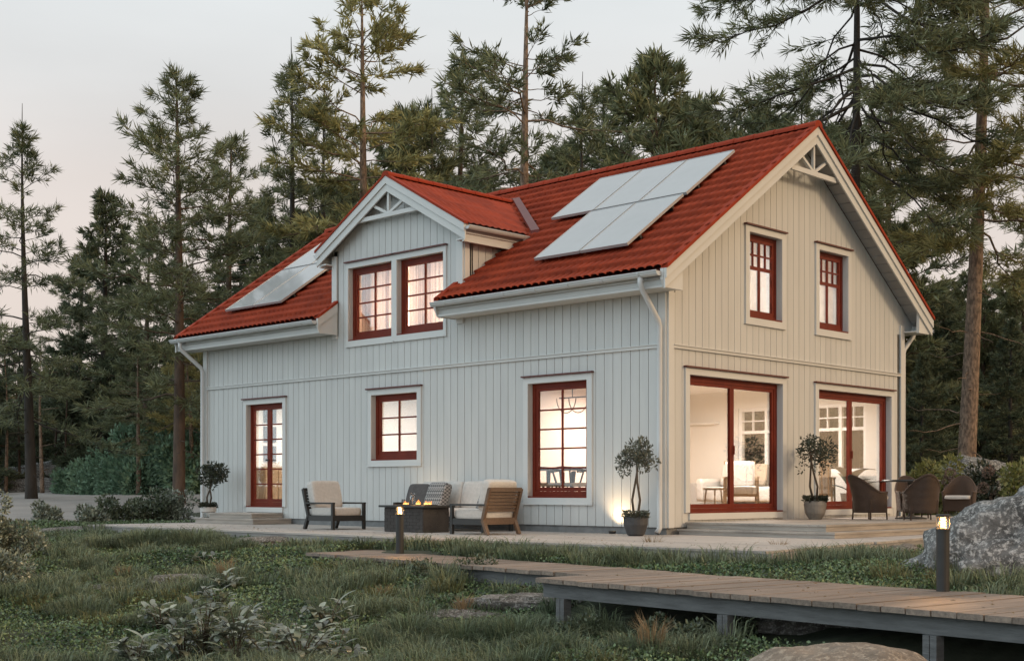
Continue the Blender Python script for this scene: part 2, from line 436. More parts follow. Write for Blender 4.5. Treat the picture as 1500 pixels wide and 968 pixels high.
# ------------------------------------------------------------------ the house
HW, HD = 12.22, 7.2            # length along -X, depth along +Y
PITCH, RIDGE = .69, 6.68
EAVE_Y = -.5
RX0, RX1 = -12.60, .37
def roof_z(y): return RIDGE - PITCH * abs(y - 3.6)
DX, DRZ, DP, DH = -6.1, 6.27, .555, 2.02
DW0, DW1 = -7.87, -4.33
house = thing('wooden_house', 'pale grey board clad house with red tiled roof, dormer and warmly lit windows', 'house')

def mapF(u, w, z): return (u, -w, z)
def mapG(u, w, z): return (w, u, z)
def cells(edges, zb, top, holes, tbreak):
    out = []
    for a, b in zip(edges[:-1], edges[1:]):
        if b - a < 1e-4: continue
        mid = (a + b) / 2
        iv = [(zb, None)]
        for (h0, h1, z0, z1) in holes:
            if h0 <= mid <= h1:
                n = []
                for (p, q_) in iv:
                    qq = q_ if q_ is not None else 99
                    if z1 <= p or z0 >= qq: n.append((p, q_)); continue
                    if z0 > p + 1e-4: n.append((p, z0))
                    if z1 < qq - 1e-4: n.append((z1, q_))
                iv = n
        for p, q_ in iv:
            ta, tb = (top(a + 1e-5), top(b - 1e-5)) if q_ is None else (q_, q_)
            if max(ta, tb) - p > 1e-3:
                out.append((a, b, p, max(ta, p), max(tb, p)))
    return out
def wall(name, mp, u0, u1, zb, top, holes, brk, sp=.172, gap=.010, thick=.2, boards=True, parent=house, mcore=None):
    hs = [h for h in holes]
    base = sorted({u0, u1, *[b for b in brk if u0 < b < u1], *[h[0] for h in hs], *[h[1] for h in hs]})
    core = MB(); w0, w1 = -thick - .022, -.022
    if not boards: w0, w1 = -thick, 0
    for a, b, z0, ta, tb in cells(base, zb, top, hs, brk):
        core.hexa([mp(a, w0, z0), mp(b, w0, z0), mp(b, w1, z0), mp(a, w1, z0), mp(a, w0, ta), mp(b, w0, tb), mp(b, w1, tb), mp(a, w1, ta)])
    o = core.build(name, mcore or M['paint'], parent)
    if boards:
        bd = MB(); n = max(1, round((u1 - u0) / sp)); st = (u1 - u0) / n
        for i in range(n):
            a0 = u0 + i * st + gap / 2; b0 = u0 + (i + 1) * st - gap / 2
            ed = sorted({a0, b0, *[x for x in base if a0 < x < b0]})
            for a, b, z0, ta, tb in cells(ed, zb, top, hs, brk):
                bd.hexa([mp(a, -.0215, z0), mp(b, -.0215, z0), mp(b, 0, z0), mp(a, 0, z0), mp(a, -.0215, ta), mp(b, -.0215, tb), mp(b, 0, tb), mp(a, 0, ta)])
        bd.build('cladding', M['paint'], o)
    return o
# openings (u0, u1, z0, z1)
F_DOOR = (-10.68, -9.45, .33, 2.39); F_SMALL = (-6.74, -5.49, 1.21, 2.39); F_BIG = (-2.80, -1.54, .55, 2.38)
F_DORM1 = (-7.40, -6.17, 3.44, 4.78); F_DORM2 = (-6.03, -4.81, 3.44, 4.78)
G_D1 = (.53, 3.08, .32, 2.40); G_D2 = (4.20, 6.73, .34, 2.38)
G_W1 = (2.12, 3.06, 3.42, 4.77); G_W2 = (4.22, 5.18, 3.42, 4.76)
F_ALL = [F_DOOR, F_SMALL, F_BIG, F_DORM1, F_DORM2]; G_ALL = [G_D1, G_D2, G_W1, G_W2]
def ftop(x):
    if DW0 <= x <= DW1: return DRZ - DP * abs(x - DX) - .14
    return 3.60
def gtop(y): return roof_z(y) - .17
BELT = 2.79
fw = wall('front_wall', mapF, -HW, -.002, .105, ftop, F_ALL, [DW0, DX, DW1])
gw = wall('gable_wall', mapG, .20, HD, .105, gtop, G_ALL, [3.6])
bw = wall('back_wall', lambda u, w, z: (u, HD + w, z), -HW, 0, .105, lambda x: 3.55,
          [(-3.5, -2.2, 1.0, 2.32), (-1.75, -.62, 1.0, 2.32)], [], boards=False, thick=.2)
bw.location.y = -.002
lw = wall('left_gable_wall', lambda u, w, z: (-HW - w + .0, u, z), .2, HD - .2, .105, gtop, [], [3.6], boards=True)
dside = MB()
for sgn, xx in ((1, DW1), (-1, DW0)):
    pass
def dormer_side(xx, sgn):
    b = MB(); core = MB(); step = .172; y = .022
    zt = DRZ - DP * (abs(xx - DX)) - .14
    yend = 3.6 - (RIDGE - zt) / PITCH
    core.prism([(.0, 3.55), (0, zt), (yend + .15, zt), (.1, 3.45)], lambda a, z: (xx - sgn * .022, a, z), lambda a, z: (xx - sgn * .15, a, z))
    while y < yend:
        y1 = min(y + step - .013, yend)
        zl0 = roof_z(y) - .1; zl1 = roof_z(y1) - .1
        b.hexa([(xx - sgn * .0215, y, zl0), (xx, y, zl0), (xx, y1, zl1), (xx - sgn * .0215, y1, zl1),
                (xx - sgn * .0215, y, zt), (xx, y, zt), (xx, y1, zt), (xx - sgn * .0215, y1, zt)])
        y += step
    o = core.build('dormer_side_wall', M['paint'], house)
    b.build('cladding', M['paint'], o)
dormer_side(DW1, 1); dormer_side(DW0, -1)
# plinth
MB().box(-HW + .03, -.03, .03, HD - .03, -.2, .102).build('plinth', M['plinth'], house)
# trims
def wbox(mb, mp, u0, u1, w0, w1, z0, z1):
    p = [mp(u, w, z) for z in (z0, z1) for (u, w) in ((u0, w0), (u1, w0), (u1, w1), (u0, w1))]
    mb.hexa(p)
b = MB()
wbox(b, mapF, -HW + .12, -.13, .001, .032, BELT - .022, BELT + .022); wbox(b, mapF, -HW + .12, -.13, .001, .05, BELT + .022, BELT + .034)
b.build('belt_trim', M['trim'], fw)
b = MB()
wbox(b, mapG, .13, HD - .12, .001, .032, BELT - .022, BELT + .022); wbox(b, mapG, .13, HD - .12, .001, .05, BELT + .022, BELT + .034)
b.build('belt_trim', M['trim'], gw)
b = MB(); wbox(b, mapF, -HW - .02, -HW + .12, .001, .034, .10, 3.6); b.build('corner_board', M['trim'], fw)
b = MB(); wbox(b, mapF, -.13, .0, .001, .034, .10, 3.6); b.build('corner_board', M['trim'], fw)
b = MB(); wbox(b, mapG, .0, .13, .001, .034, .10, 3.72); b.build('corner_board', M['trim'], gw)
b = MB(); wbox(b, mapG, HD - .12, HD + .02, .001, .034, .10, 3.72); b.build('corner_board', M['trim'], gw)
for u0, u1 in ((DW0 - .01, DW0 + .13), (DW1 - .15, DW1 + .01)):
    b = MB(); wbox(b, mapF, u0, u1, .001, .034, 3.5, 5.05); b.build('corner_board', M['trim'], fw)
b = MB().box(DW1 + .001, DW1 + .03, .0, .12, 3.6, 5.05); b.build('corner_board', M['trim'], fw)

# windows and doors
def window(name, mp, op, cols, rows, parent, tall_split=None, leaves=1, fr=.065, wz=(-.15, -.085), casing=.105, dark_top=True,
           bottom=True, label=None, head=.10, mullion=.05, sill=.09):
    u0, u1, z0, z1 = op
    f = MB(); w0, w1 = wz
    # frame
    wbox(f, mp, u0, u0 + fr, w0, w1, z0, z1); wbox(f, mp, u1 - fr, u1, w0, w1, z0, z1)
    wbox(f, mp, u0 + fr, u1 - fr, w0, w1, z1 - fr, z1); wbox(f, mp, u0 + fr, u1 - fr, w0, w1, z0, z0 + sill)
    iu0, iu1, iz0, iz1 = u0 + fr, u1 - fr, z0 + sill, z1 - fr
    st = .055
    lw_ = (iu1 - iu0) / leaves
    panes = MB()
    for k in range(leaves):
        a, c = iu0 + k * lw_, iu0 + (k + 1) * lw_
        s0, s1 = w0 + .008, w1 - .012
        wbox(f, mp, a + .002, a + st, s0, s1, iz0, iz1); wbox(f, mp, c - st, c - .002, s0, s1, iz0, iz1)
        wbox(f, mp, a + st, c - st, s0, s1, iz1 - st, iz1 - .002); wbox(f, mp, a + st, c - st, s0, s1, iz0 + .002, iz0 + st + .01)
        pa, pc, pz0, pz1 = a + st, c - st, iz0 + st + .01, iz1 - st
        m0, m1 = s0 + .012, s1 - .004
        def vbar(u, za, zb, t=.026): wbox(f, mp, u - t / 2, u + t / 2, m0, m1, za, zb)
        def hbar(z, ua, ub, t=.026): wbox(f, mp, ua, ub, m0 + .001, m1 - .001, z - t / 2, z + t / 2)
        if tall_split:
            zs = pz1 - tall_split
            hbar(zs, pa, pc, .055)
            nU = cols
            for i in range(1, nU): vbar(pa + (pc - pa) * i / nU, zs, pz1, .045 if i * 2 == nU else .024)
            hbar((zs + pz1) / 2, pa, pc, .026)
            vbar((pa + pc) / 2, pz0, zs, .045)
        else:
            for i in range(1, cols): vbar(pa + (pc - pa) * i / cols, pz0, pz1)
            for j in range(1, rows): hbar(pz0 + (pz1 - pz0) * j / rows, pa, pc)
        wbox(panes, mp, pa - .01, pc + .01, s0 + .018, s0 + .024, pz0 - .01, pz1 + .01)
    o = f.build(name, M['redframe'], parent)
    panes.build('pane', M['glass'], o)
    c = MB()
    cw = casing; t = .03
    wbox(c, mp, u0 - cw, u0, .001, t, z0 - (.10 if bottom else .0), z1 + head); wbox(c, mp, u1, u1 + cw, .001, t, z0 - (.10 if bottom else .0), z1 + head)
    wbox(c, mp, u0, u1, .001, t, z1, z1 + head)
    wbox(c, mp, u0, u1, .001, t, z0 - .11, z0 - .012)
    if bottom: wbox(c, mp, u0 - cw - .01, u1 + cw + .01, .001, t + .006, z0 - .125, z0 - .102)
    c.build('casing', M['trim'], o)
    d = MB()
    wbox(d, mp, u0 - cw - .02, u1 + cw + .02, .001, .068, z1 + head + .002, z1 + head + .026)
    d.build('drip_cap', M['drip'], o)
    s = MB(); wbox(s, mp, u0 + .004, u1 - .004, w1 + .002, .03, z0 - .011, z0 + .012)
    s.build('sill', M['redframe'], o)
    return o
wdoor = window('entrance_door', mapF, F_DOOR, 1, 6, house, leaves=2, bottom=False, fr=.06)
MB().box(-10.09, -10.06, .03, .09, 1.25, 1.28).box(-10.09, -10.0, .03, .045, 1.25, 1.272).build('handle', M['dark'], wdoor)
window('window', mapF, F_SMALL, 2, 3, house)
window('window', mapF, F_BIG, 2, 5, house)
w1 = window('window', mapF, F_DORM1, 2, 4, house, casing=.07)
w2 = window('window', mapF, F_DORM2, 2, 4, house, casing=.07)
window('window', mapG, G_W1, 4, 2, house, tall_split=.42, fr=.055, sill=.07)
window('window', mapG, G_W2, 4, 2, house, tall_split=.42, fr=.055, sill=.07)
for op in (G_D1, G_D2):
    o = window('terrace_door', mapG, op, 1, 1, house, leaves=2, fr=.085, sill=.06, bottom=False)
    u = (op[0] + op[1]) / 2
    b = MB(); wbox(b, mapG, u + .015, u + .03, -.085, -.06, 1.22, 1.36); b.build('handle', M['redframe'], o)
# windows in the far wall, seen through the rooms
def mapB(u, w, z): return (u, HD + w - .2, z)
for (u0, u1) in ((-3.5, -2.2), (-1.75, -.62)):
    f = MB(); mp = mapB
    for a, c in ((u0, u0 + .07), (u1 - .07, u1), ((u0 + u1) / 2 - .035, (u0 + u1) / 2 + .035)): wbox(f, mp, a, c, -.01, .06, 1.0, 2.32)
    for za, zb in ((1.0, 1.07), (2.25, 2.32), (1.80, 1.86)): wbox(f, mp, u0, u1, -.006, .055, za, zb)
    wbox(f, mp, u0, u1, -.004, .05, 2.04, 2.065)
    for k in (.25, .75):
        u = u0 + (u1 - u0) * k; wbox(f, mp, u - .012, u + .012, -.002, .048, 1.86, 2.25)
    wbox(f, mp, u0 - .09, u0, -.03, -.001, .93, 2.42); wbox(f, mp, u1, u1 + .09, -.03, -.001, .93, 2.42)
    wbox(f, mp, u0, u1, -.03, -.001, 2.32, 2.42); wbox(f, mp, u0, u1, -.05, -.001, .93, 1.0)
    o = f.build('window', M['white'], house); o['label'] = 'white framed window in the far living room wall'
    p = MB(); wbox(p, mp, u0 + .06, u1 - .06, .02, .026, 1.05, 2.27); p.build('pane', M['glass'], o)

# ---- roof tiles
def tile_h(u, v):
    a = np.abs(np.sin(np.pi * (u / .15 + .10 * np.sin(2 * np.pi * u / .15)))) ** .5
    s = (v / .31) % 1.0
    return .060 * a + .052 * (1 - s) - .056
def tile_sheet(us, vs, fn):
    """us, vs 1-D arrays -> verts/quads through fn(u, v, h)"""
    U, V = np.meshgrid(us, vs, indexing='ij')
    H = tile_h(U, V)
    P = fn(U, V, H)
    nu, nv = U.shape
    i, j = np.meshgrid(np.arange(nu - 1), np.arange(nv - 1), indexing='ij')
    k = (i * nv + j).ravel()
    return P.reshape(-1, 3), np.stack([k, k + nv, k + nv + 1, k + 1], 1)
def vsamp(v0, v1):
    st = .31; out = [v0]
    k = math.floor(v0 / st) + 1
    pts = []
    kk = math.floor(v0 / st)
    while kk * st < v1 + st:
        for d in (.0005, .15, .3094):
            pts.append(kk * st + d)
        kk += 1
    return np.array(sorted({v0, v1, *[p for p in pts if v0 < p < v1]}))
cs = math.sqrt(1 + PITCH ** 2)
def front_fn(U, V, H):      # V = y above the eave
    y = EAVE_Y + V / cs
    z = roof_z_np(y)
    return np.stack([U, y - H * PITCH / cs, z + H / cs], -1)
def roof_z_np(y): return RIDGE - PITCH * np.abs(y - 3.6)
def back_fn(U, V, H):
    y = 7.7 - V / cs
    return np.stack([U, y + H * PITCH / cs, roof_z_np(y) + H / cs], -1)
du = .15 / 8
def urange(a, b): return np.linspace(a, b, max(2, int((b - a) / du)))
vy = lambda y: (y - EAVE_Y) * cs
parts = []
for (a, c, y0, y1) in ((RX0, -7.72, EAVE_Y, 0), (-4.52, RX1, EAVE_Y, 0), (RX0, -7.86, 0, 1.9), (-4.34, RX1, 0, 1.9), (RX0, RX1, 1.9, 3.6)):
    parts.append(tile_sheet(urange(a, c), vsamp(vy(y0), vy(y1)), front_fn))
parts.append(tile_sheet(urange(RX0, RX1), vsamp(0, vy(3.6)), back_fn))
vv, fq, n0 = [], [], 0
for p, f in parts:
    vv.append(p); fq.append(f + n0); n0 += len(p)
roof = np_mesh('roof', np.concatenate(vv), np.concatenate(fq), M['tile'], house)
# slab and soffit below the tiles
def slab(x0, x1, y0, y1, t0, t1, mb):
    mb.hexa([(x0, y0, roof_z(y0) - t1), (x1, y0, roof_z(y0) - t1), (x1, y1, roof_z(y1) - t1), (x0, y1, roof_z(y1) - t1),
             (x0, y0, roof_z(y0) - t0), (x1, y0, roof_z(y0) - t0), (x1, y1, roof_z(y1) - t0), (x0, y1, roof_z(y1) - t0)])
b = MB()
for (a, c, y0, y1) in ((RX0 + .03, -7.75, EAVE_Y + .02, 0), (-4.49, RX1 - .04, EAVE_Y + .02, 0), (RX0 + .03, -7.9, 0, 1.9), (-4.3, RX1 - .04, 0, 1.9), (RX0 + .03, RX1 - .04, 1.9, 3.6), (RX0 + .03, RX1 - .04, 3.6, 7.68)):
    slab(a, c, y0, y1, .045, .095, b)
b.build('roof_deck', M['drip'], roof)
# ridge tiles: half-round, overlapping
def ridge(p0, p1, n, r, parent, name='ridge_tiles'):
    mb = MB(); p0 = Vector(p0); p1 = Vector(p1); d = (p1 - p0) / n
    sd = d.normalized().cross(Vector((0, 0, 1)))
    for i in range(n):
        a = p0 + d * i; c = p0 + d * (i + 1.06)
        ra, rc = r, r * .9
        base = len(mb.v); m = 8
        for (pp, rr) in ((a, ra), (c, rc)):
            for k in range(m + 1):
                t = math.pi * (k / m) * 1.1 - .05 * math.pi
                mb.v.append(tuple(pp + sd * math.cos(t) * rr + Vector((0, 0, 1)) * math.sin(t) * rr * .8))
        for k in range(m): mb.f.append((base + k, base + k + 1, base + m + 2 + k, base + m + 1 + k))
        mb.f.append(tuple(base + k for k in range(m + 1)))
    return mb.build(name, M['tile2'], parent)
ridge((RX1 + .02, 3.6, RIDGE - .01), (RX0 - .02, 3.6, RIDGE - .01), 32, .115, roof)
# bargeboards, verge trims, soffits and trusses of a gable end
def gable_end(x_out, sgn, parent):
    for s in (-1, 1):                      # the two slopes
        ye = EAVE_Y if s < 0 else 7.7
        def strip(mb, xa, xb, t0, t1, ya=3.6, yb=ye, plumb=True):
            za, zb = roof_z(ya), roof_z(yb)
            mb.hexa([(xa, ya, za - t1), (xb, ya, za - t1), (xb, yb, zb - t1), (xa, yb, zb - t1),
                     (xa, ya, za - t0), (xb, ya, za - t0), (xb, yb, zb - t0), (xa, yb, zb - t0)])
        b = MB(); strip(b, x_out - sgn * .05, x_out - sgn * .022, .012, .30)
        strip(b, x_out - sgn * .021, x_out + sgn * .004, .012, .155)
        o = b.build('bargeboard', M['trim'], parent, bevel=.004)
        b = MB(); strip(b, x_out - sgn * .10, x_out + sgn * .03, -.045, .010)
        b.build('verge_trim', M['tile2'], o)
        # soffit boards between wall and bargeboard
        b = MB(); n = 22
        for i in range(n):
            ya = 3.6 + (ye - 3.6) * (i + .04) / n; yb = 3.6 + (ye - 3.6) * (i + .93) / n
            xi = (.0 if sgn > 0 else -HW)
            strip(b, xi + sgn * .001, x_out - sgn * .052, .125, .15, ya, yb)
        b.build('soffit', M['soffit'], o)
    b = MB(); xm = x_out - sgn * .09; h = .05
    tz = 5.90; hw = .69
    b.hexa([(xm - h / 2, 3.6 - hw, tz - .045), (xm + h / 2, 3.6 - hw, tz - .045), (xm + h / 2, 3.6 + hw, tz - .045), (xm - h / 2, 3.6 + hw, tz - .045),
            (xm - h / 2, 3.6 - hw, tz + .035), (xm + h / 2, 3.6 - hw, tz + .035), (xm + h / 2, 3.6 + hw, tz + .035), (xm - h / 2, 3.6 + hw, tz + .035)])
    b.bar((xm, 3.6, tz + .03), (xm, 3.6, RIDGE - .3), .046, .046, (1, 0, 0))
    for s in (-1, 1): b.bar((xm, 3.6 + s * .03, tz + .03), (xm, 3.6 + s * .42, tz + .26), .046, .046, (1, 0, 0))
    b.build('gable_truss', M['trim'], parent)
gable_end(RX1, 1, roof); gable_end(RX0, -1, roof)
# boxed eaves with gutter
def gutter_mb(p0, p1, r=.068):
    mb = MB(); p0 = Vector(p0); p1 = Vector(p1); d = (p1 - p0).normalized(); sd = d.cross(Vector((0, 0, 1)))
    m = 10; base = len(mb.v)
    for rr in (r, r - .006):
        for pp in (p0, p1):
            for k in range(m + 1):
                t = math.pi + math.pi * k / m
                mb.v.append(tuple(pp + sd * math.cos(t) * rr + Vector((0, 0, 1)) * (math.sin(t) * rr)))
    w = m + 1
    for L_ in range(2):
        o_ = base + L_ * 2 * w
        for k in range(m): mb.f.append((o_ + k, o_ + k + 1, o_ + w + k + 1, o_ + w + k))
    for e_ in (0, m):
        mb.f.append((base + e_, base + w + e_, base + 3 * w + e_, base + 2 * w + e_))
    for E_ in range(2):
        mb.f.append(tuple(base + E_ * w + k for k in range(w)))
    # rolled front bead
    for s in (-1, 1): mb.tube([p0 + sd * s * r, p1 + sd * s * r], .011, 6)
    return mb
def brackets(p0, p1, n, parent, r=.07):
    p0 = Vector(p0); p1 = Vector(p1); d = (p1 - p0); dn = d.normalized(); sd = dn.cross(Vector((0, 0, 1)))
    for i in range(n):
        c = p0 + d * ((i + .5) / n); mb = MB(); prev = None
        pts = []
        for k in range(11):
            t = math.pi + math.pi * k / 10
            pts.append(c + sd * math.cos(t) * (r + .004) + Vector((0, 0, 1)) * math.sin(t) * (r + .004))
        for a, c2 in zip(pts[:-1], pts[1:]): mb.bar(a, c2, .026, .008, dn.cross(a - c2))
        mb.build('gutter_bracket', M['gutter'], parent)
def eave(x0, x1, yo, sgn, wall_y, parent, endcaps=(True, True)):
    """sgn -1: eave looks to -Y"""
    z0 = roof_z(yo)
    b = MB()
    yf = yo - sgn * .035
    def bx(ya, yb, za, zb, xa=x0, xb=x1): b.box(xa, xb, min(ya, yb), max(ya, yb), za, zb)
    bx(yf, yf - sgn * .025, z0 - .15, z0 - .045)
    bx(yf - sgn * .04, yf - sgn * .065, z0 - .225, z0 - .145)
    bx(yf - sgn * .02, yf - sgn * .065, z0 - .27, z0 - .232)
    b.box(x0, x1, min(yf - sgn * .056, wall_y), max(yf - sgn * .056, wall_y), z0 - .262, z0 - .24)
    o = b.build('eave_box', M['trim'], parent)
    for xe, on in ((x0, endcaps[0]), (x1, endcaps[1])):
        if on:
            s = 1 if xe == x1 else -1
            e_ = MB()
            yw = wall_y + sgn * .036
            e_.prism([(yo, z0 - .01), (yw, roof_z(yw) - .01), (yw, z0 - .28), (yo - sgn * .06, z0 - .28), (yo, z0 - .17)], lambda y, z: (xe + s * .001, y, z), lambda y, z: (xe + s * (.056 if xe > 0 else .028), y, z))
            if xe < 0: e_.prism([(yo, z0 - .01), (yw, roof_z(yw) - .01), (yw, roof_z(yw) - .17), (yo, z0 - .17)], lambda y, z: (xe + s * .0285, y, z), lambda y, z: (xe + s * .05, y, z))
            e_.build('eave_end', M['trim'], o)
            if xe > 0: continue
            v = MB(); v.hexa([(xe - .05, yo, z0 - .008), (xe + .06, yo, z0 - .008), (xe + .06, yw, roof_z(yw) - .008), (xe - .05, yw, roof_z(yw) - .008),
                              (xe - .05, yo, z0 + .045), (xe + .06, yo, z0 + .045), (xe + .06, yw, roof_z(yw) + .045), (xe - .05, yw, roof_z(yw) + .045)])
            v.build('verge_trim', M['tile2'], o)
    g0, g1 = (x0 - .02, yo + sgn * .052, z0 - .052), (x1 + .02, yo + sgn * .052, z0 - .052)
    g = gutter_mb(g0, g1).build('gutter', M['gutter'], parent)
    brackets(g0, g1, max(3, round((x1 - x0) / .68)), g)
    return o
eave(RX0, -7.75, EAVE_Y, -1, 0, house, (False, True))
eave(-4.49, RX1 - .11, EAVE_Y, -1, 0, house, (True, True))
eave(RX0, RX1 - .11, 7.7, 1, HD, house, (False, True))
b = MB(); z0_ = roof_z(7.7)
b.prism([(7.205, z0_ - .25), (7.66, z0_ - .25), (7.66, roof_z(7.66) - .1), (7.205, roof_z(7.205) - .1)], lambda y, z: (-.06, y, z), lambda y, z: (-.03, y, z))
b.build('eave_end', M['trim'], gw)
# downpipes
def downpipe(pts, parent=house):
    o = MB().tube(pts, .042, 10).build('downpipe', M['gutter'], parent, smooth=True)
    return o
zg = roof_z(EAVE_Y) - .10
downpipe([(-.06, -.555, zg), (-.06, -.555, zg - .10), (-.06, -.52, zg - .17), (-.06, -.13, zg - .60), (-.06, -.10, zg - .68), (-.06, -.10, .10), (-.06, -.16, .03)])
downpipe([(-12.30, -.555, zg), (-12.30, -.555, zg - .10), (-12.29, -.52, zg - .17), (-12.17, -.13, zg - .52), (-12.16, -.10, zg - .60), (-12.16, -.10, .10), (-12.16, -.16, .03)])
downpipe([(-.04, 7.75, zg), (-.04, 7.75, zg - .10), (-.04, 7.70, zg - .18), (-.04, 7.34, zg - .46), (-.04, 7.31, zg - .54), (-.04, 7.31, .1)])
# ---- dormer roof
def dz(d): return DRZ - DP * d
dcs = math.sqrt(1 + DP ** 2)
def dormer_slope(s):
    ds = np.linspace(0, DH, 20)
    ys = np.linspace(0, 1, 120)
    Dm, T = np.meshgrid(ds, ys, indexing='ij')
    yv = 3.6 - (RIDGE - (DRZ - DP * Dm)) / PITCH + .05
    Yy = -.22 + (yv + .22) * T
    Hh = .020 * (.5 + .5 * np.cos(2 * np.pi * Yy / .15)) + .03 * ((Dm / .36) % 1.0) - .01
    P = np.stack([DX + s * Dm, Yy, DRZ - DP * Dm + Hh], -1)
    nu, nv = Dm.shape
    i, j = np.meshgrid(np.arange(nu - 1), np.arange(nv - 1), indexing='ij')
    k = (i * nv + j).ravel()
    return P.reshape(-1, 3), np.stack([k, k + nv, k + nv + 1, k + 1], 1)
pa, fa = dormer_slope(1); pb, fb = dormer_slope(-1)
droof = np_mesh('dormer_roof', np.concatenate([pa, pb]), np.concatenate([fa, fb + len(pa)]), M['tile'], house)
ridge((DX, -.24, DRZ), (DX, 3.02, DRZ), 9, .10, droof)
b = MB()
for s in (-1, 1):
    y1 = 3.6 - (RIDGE - dz(DH)) / PITCH; y0 = 3.6 - (RIDGE - DRZ) / PITCH
    b.hexa([(DX, -.18, DRZ - .13), (DX + s * DH, -.18, dz(DH) - .13), (DX + s * DH, y1, dz(DH) - .13), (DX, y0, DRZ - .13),
            (DX, -.18, DRZ - .03), (DX + s * DH, -.18, dz(DH) - .03), (DX + s * DH, y1, dz(DH) - .03), (DX, y0, DRZ - .03)])
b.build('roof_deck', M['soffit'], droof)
for s in (-1, 1):
    b = MB()
    def st(ya, yb, t0, t1, d0=0, d1=DH):
        b.hexa([(DX + s * d0, ya, dz(d0) - t1), (DX + s * d1, ya, dz(d1) - t1), (DX + s * d1, yb, dz(d1) - t1), (DX + s * d0, yb, dz(d0) - t1),
                (DX + s * d0, ya, dz(d0) - t0), (DX + s * d1, ya, dz(d1) - t0), (DX + s * d1, yb, dz(d1) - t0), (DX + s * d0, yb, dz(d0) - t0)])
    st(-.21, -.182, .006, .285); st(-.235, -.211, .006, .145)
    o = b.build('bargeboard', M['trim'], droof, bevel=.004)
    b = MB(); st(-.25, -.15, -.04, .005, 0, DH + .02); b.build('verge_trim', M['tile2'], o)
b = MB(); tz = 5.585
b.box(DX - .95, DX + .95, -.175, -.12, tz - .04, tz + .035)
b.bar((DX, -.147, tz + .03), (DX, -.147, DRZ - .3), .05, .05, (0, 1, 0))
for s in (-1, 1): b.bar((DX + s * .03, -.147, tz + .03), (DX + s * .50, -.147, tz + .25), .05, .05, (0, 1, 0))
b.build('gable_truss', M['trim'], droof)
# dormer side eaves, gutters and valley flashing
for s in (1, -1):
    xe = DX + s * DH; ze = dz(DH)
    y1 = 3.6 - (RIDGE - ze) / PITCH
    b = MB()
    def bb(xa, xb, ya, yb, za, zb): b.box(min(xa, xb), max(xa, xb), ya, yb, za, zb)
    bb(xe - s * .03, xe - s * .06, -.18, y1 - .02, ze - .16, ze - .03)
    bb(xe - s * .06, xe - s * .09, -.18, y1 - .20, ze - .27, ze - .15)
    bb(xe - s * .09, DX + s * 1.77, -.18, y1 - .25, ze - .265, ze - .24)
    bb(xe - s * .05, xe - s * .10, -.18, y1 - .22, ze - .30, ze - .271)
    o = b.build('eave_box', M['trim'], droof)
    g0, g1 = (xe + s * .045, -.2, ze - .055), (xe + s * .045, y1 - .02, ze - .055)
    g = gutter_mb(g0, g1, .055).build('gutter', M['gutter'], droof)
    MB().tube([(xe + s * .045, y1 - .18, ze - .10), (xe + s * .045, y1 - .18, ze - .2), (xe, y1 - .2, ze - .28), (xe - s * .05, y1 - .28, ze - .33)], .034, 8).build('downpipe', M['gutter'], droof, smooth=True)
    v = MB(); nx, ny = (DX, 3.6 - (RIDGE - DRZ) / PITCH), (xe + s * .02, y1)
    def vp(x, y, h): return (x, y, roof_z(y) + h)
    wv = .20
    v.hexa([vp(nx[0], nx[1] + .03, .02), vp(ny[0], ny[1] + .01, .02), vp(ny[0] + s * wv, ny[1] + .01, .02), vp(nx[0] + s * wv * .9, nx[1] + .03, .02),
            vp(nx[0], nx[1] + .03, .082), vp(ny[0], ny[1] + .01, .082), vp(ny[0] + s * wv, ny[1] + .01, .082), vp(nx[0] + s * wv * .9, nx[1] + .03, .082)])
    v.build('valley_flashing', M['flash'], droof)

# ---- rooms behind the windows
def room(x0, x1, y0, y1, z0, z1, mw, name='interior_wall', open_front=True, walls='LRB'):
    b = MB(); t = .08
    if 'L' in walls: b.box(x0 - t, x0, y0, y1, z0, z1)
    if 'R' in walls: b.box(x1, x1 + t, y0, y1, z0, z1)
    if 'B' in walls: b.box(x0, x1, y1, y1 + t, z0, z1)
    b.build(name, mw, house)
MB().box(-12.0, -.222, .222, 6.98, .2, .30).build('interior_floor', M['infloor'], house)
MB().box(-12.0, -.222, .222, 6.98, 2.66, 2.92).build('interior_ceiling', M['white'], house)
# partitions on the ground floor
b = MB(); b.box(-5.05, -4.95, .224, 6.97, .301, 2.659); b.build('interior_wall', M['inwallpink'], house)
b = MB(); b.box(-8.55, -8.45, .224, 6.97, .301, 2.659); b.box(-8.449, -5.051, 4.0, 4.08, .301, 2.659); b.build('interior_wall', M['inwall'], house)
b = MB(); b.box(-11.99, -8.56, 3.2, 3.28, .301, 2.659); b.box(-11.99, -11.9, .224, 3.19, .301, 2.659); b.build('interior_wall', M['inwall'], house)
# plaster lining of the far wall with its two window openings
liner = wall('interior_lining', lambda u, w, z: (u, 6.97 + w, z), -4.949, -.224, .301, lambda x: 2.659, [(-3.5, -2.2, 1.0, 2.32), (-1.75, -.62, 1.0, 2.32)], [], boards=False, thick=.0, mcore=M['inwall']) if False else None
b = MB()
for a, c, z0, ta, tb in cells([-4.949, -3.5, -2.2, -1.75, -.62, -.224], .301, lambda x: 2.659, [(-3.5, -2.2, 1.0, 2.32), (-1.75, -.62, 1.0, 2.32)], []):
    b.box(a, c, 6.955, 6.975, z0, ta)
b.box(-.226, -.223, .6, 6.9, .301, .302)
b.build('interior_wall', M['inwall'], house)
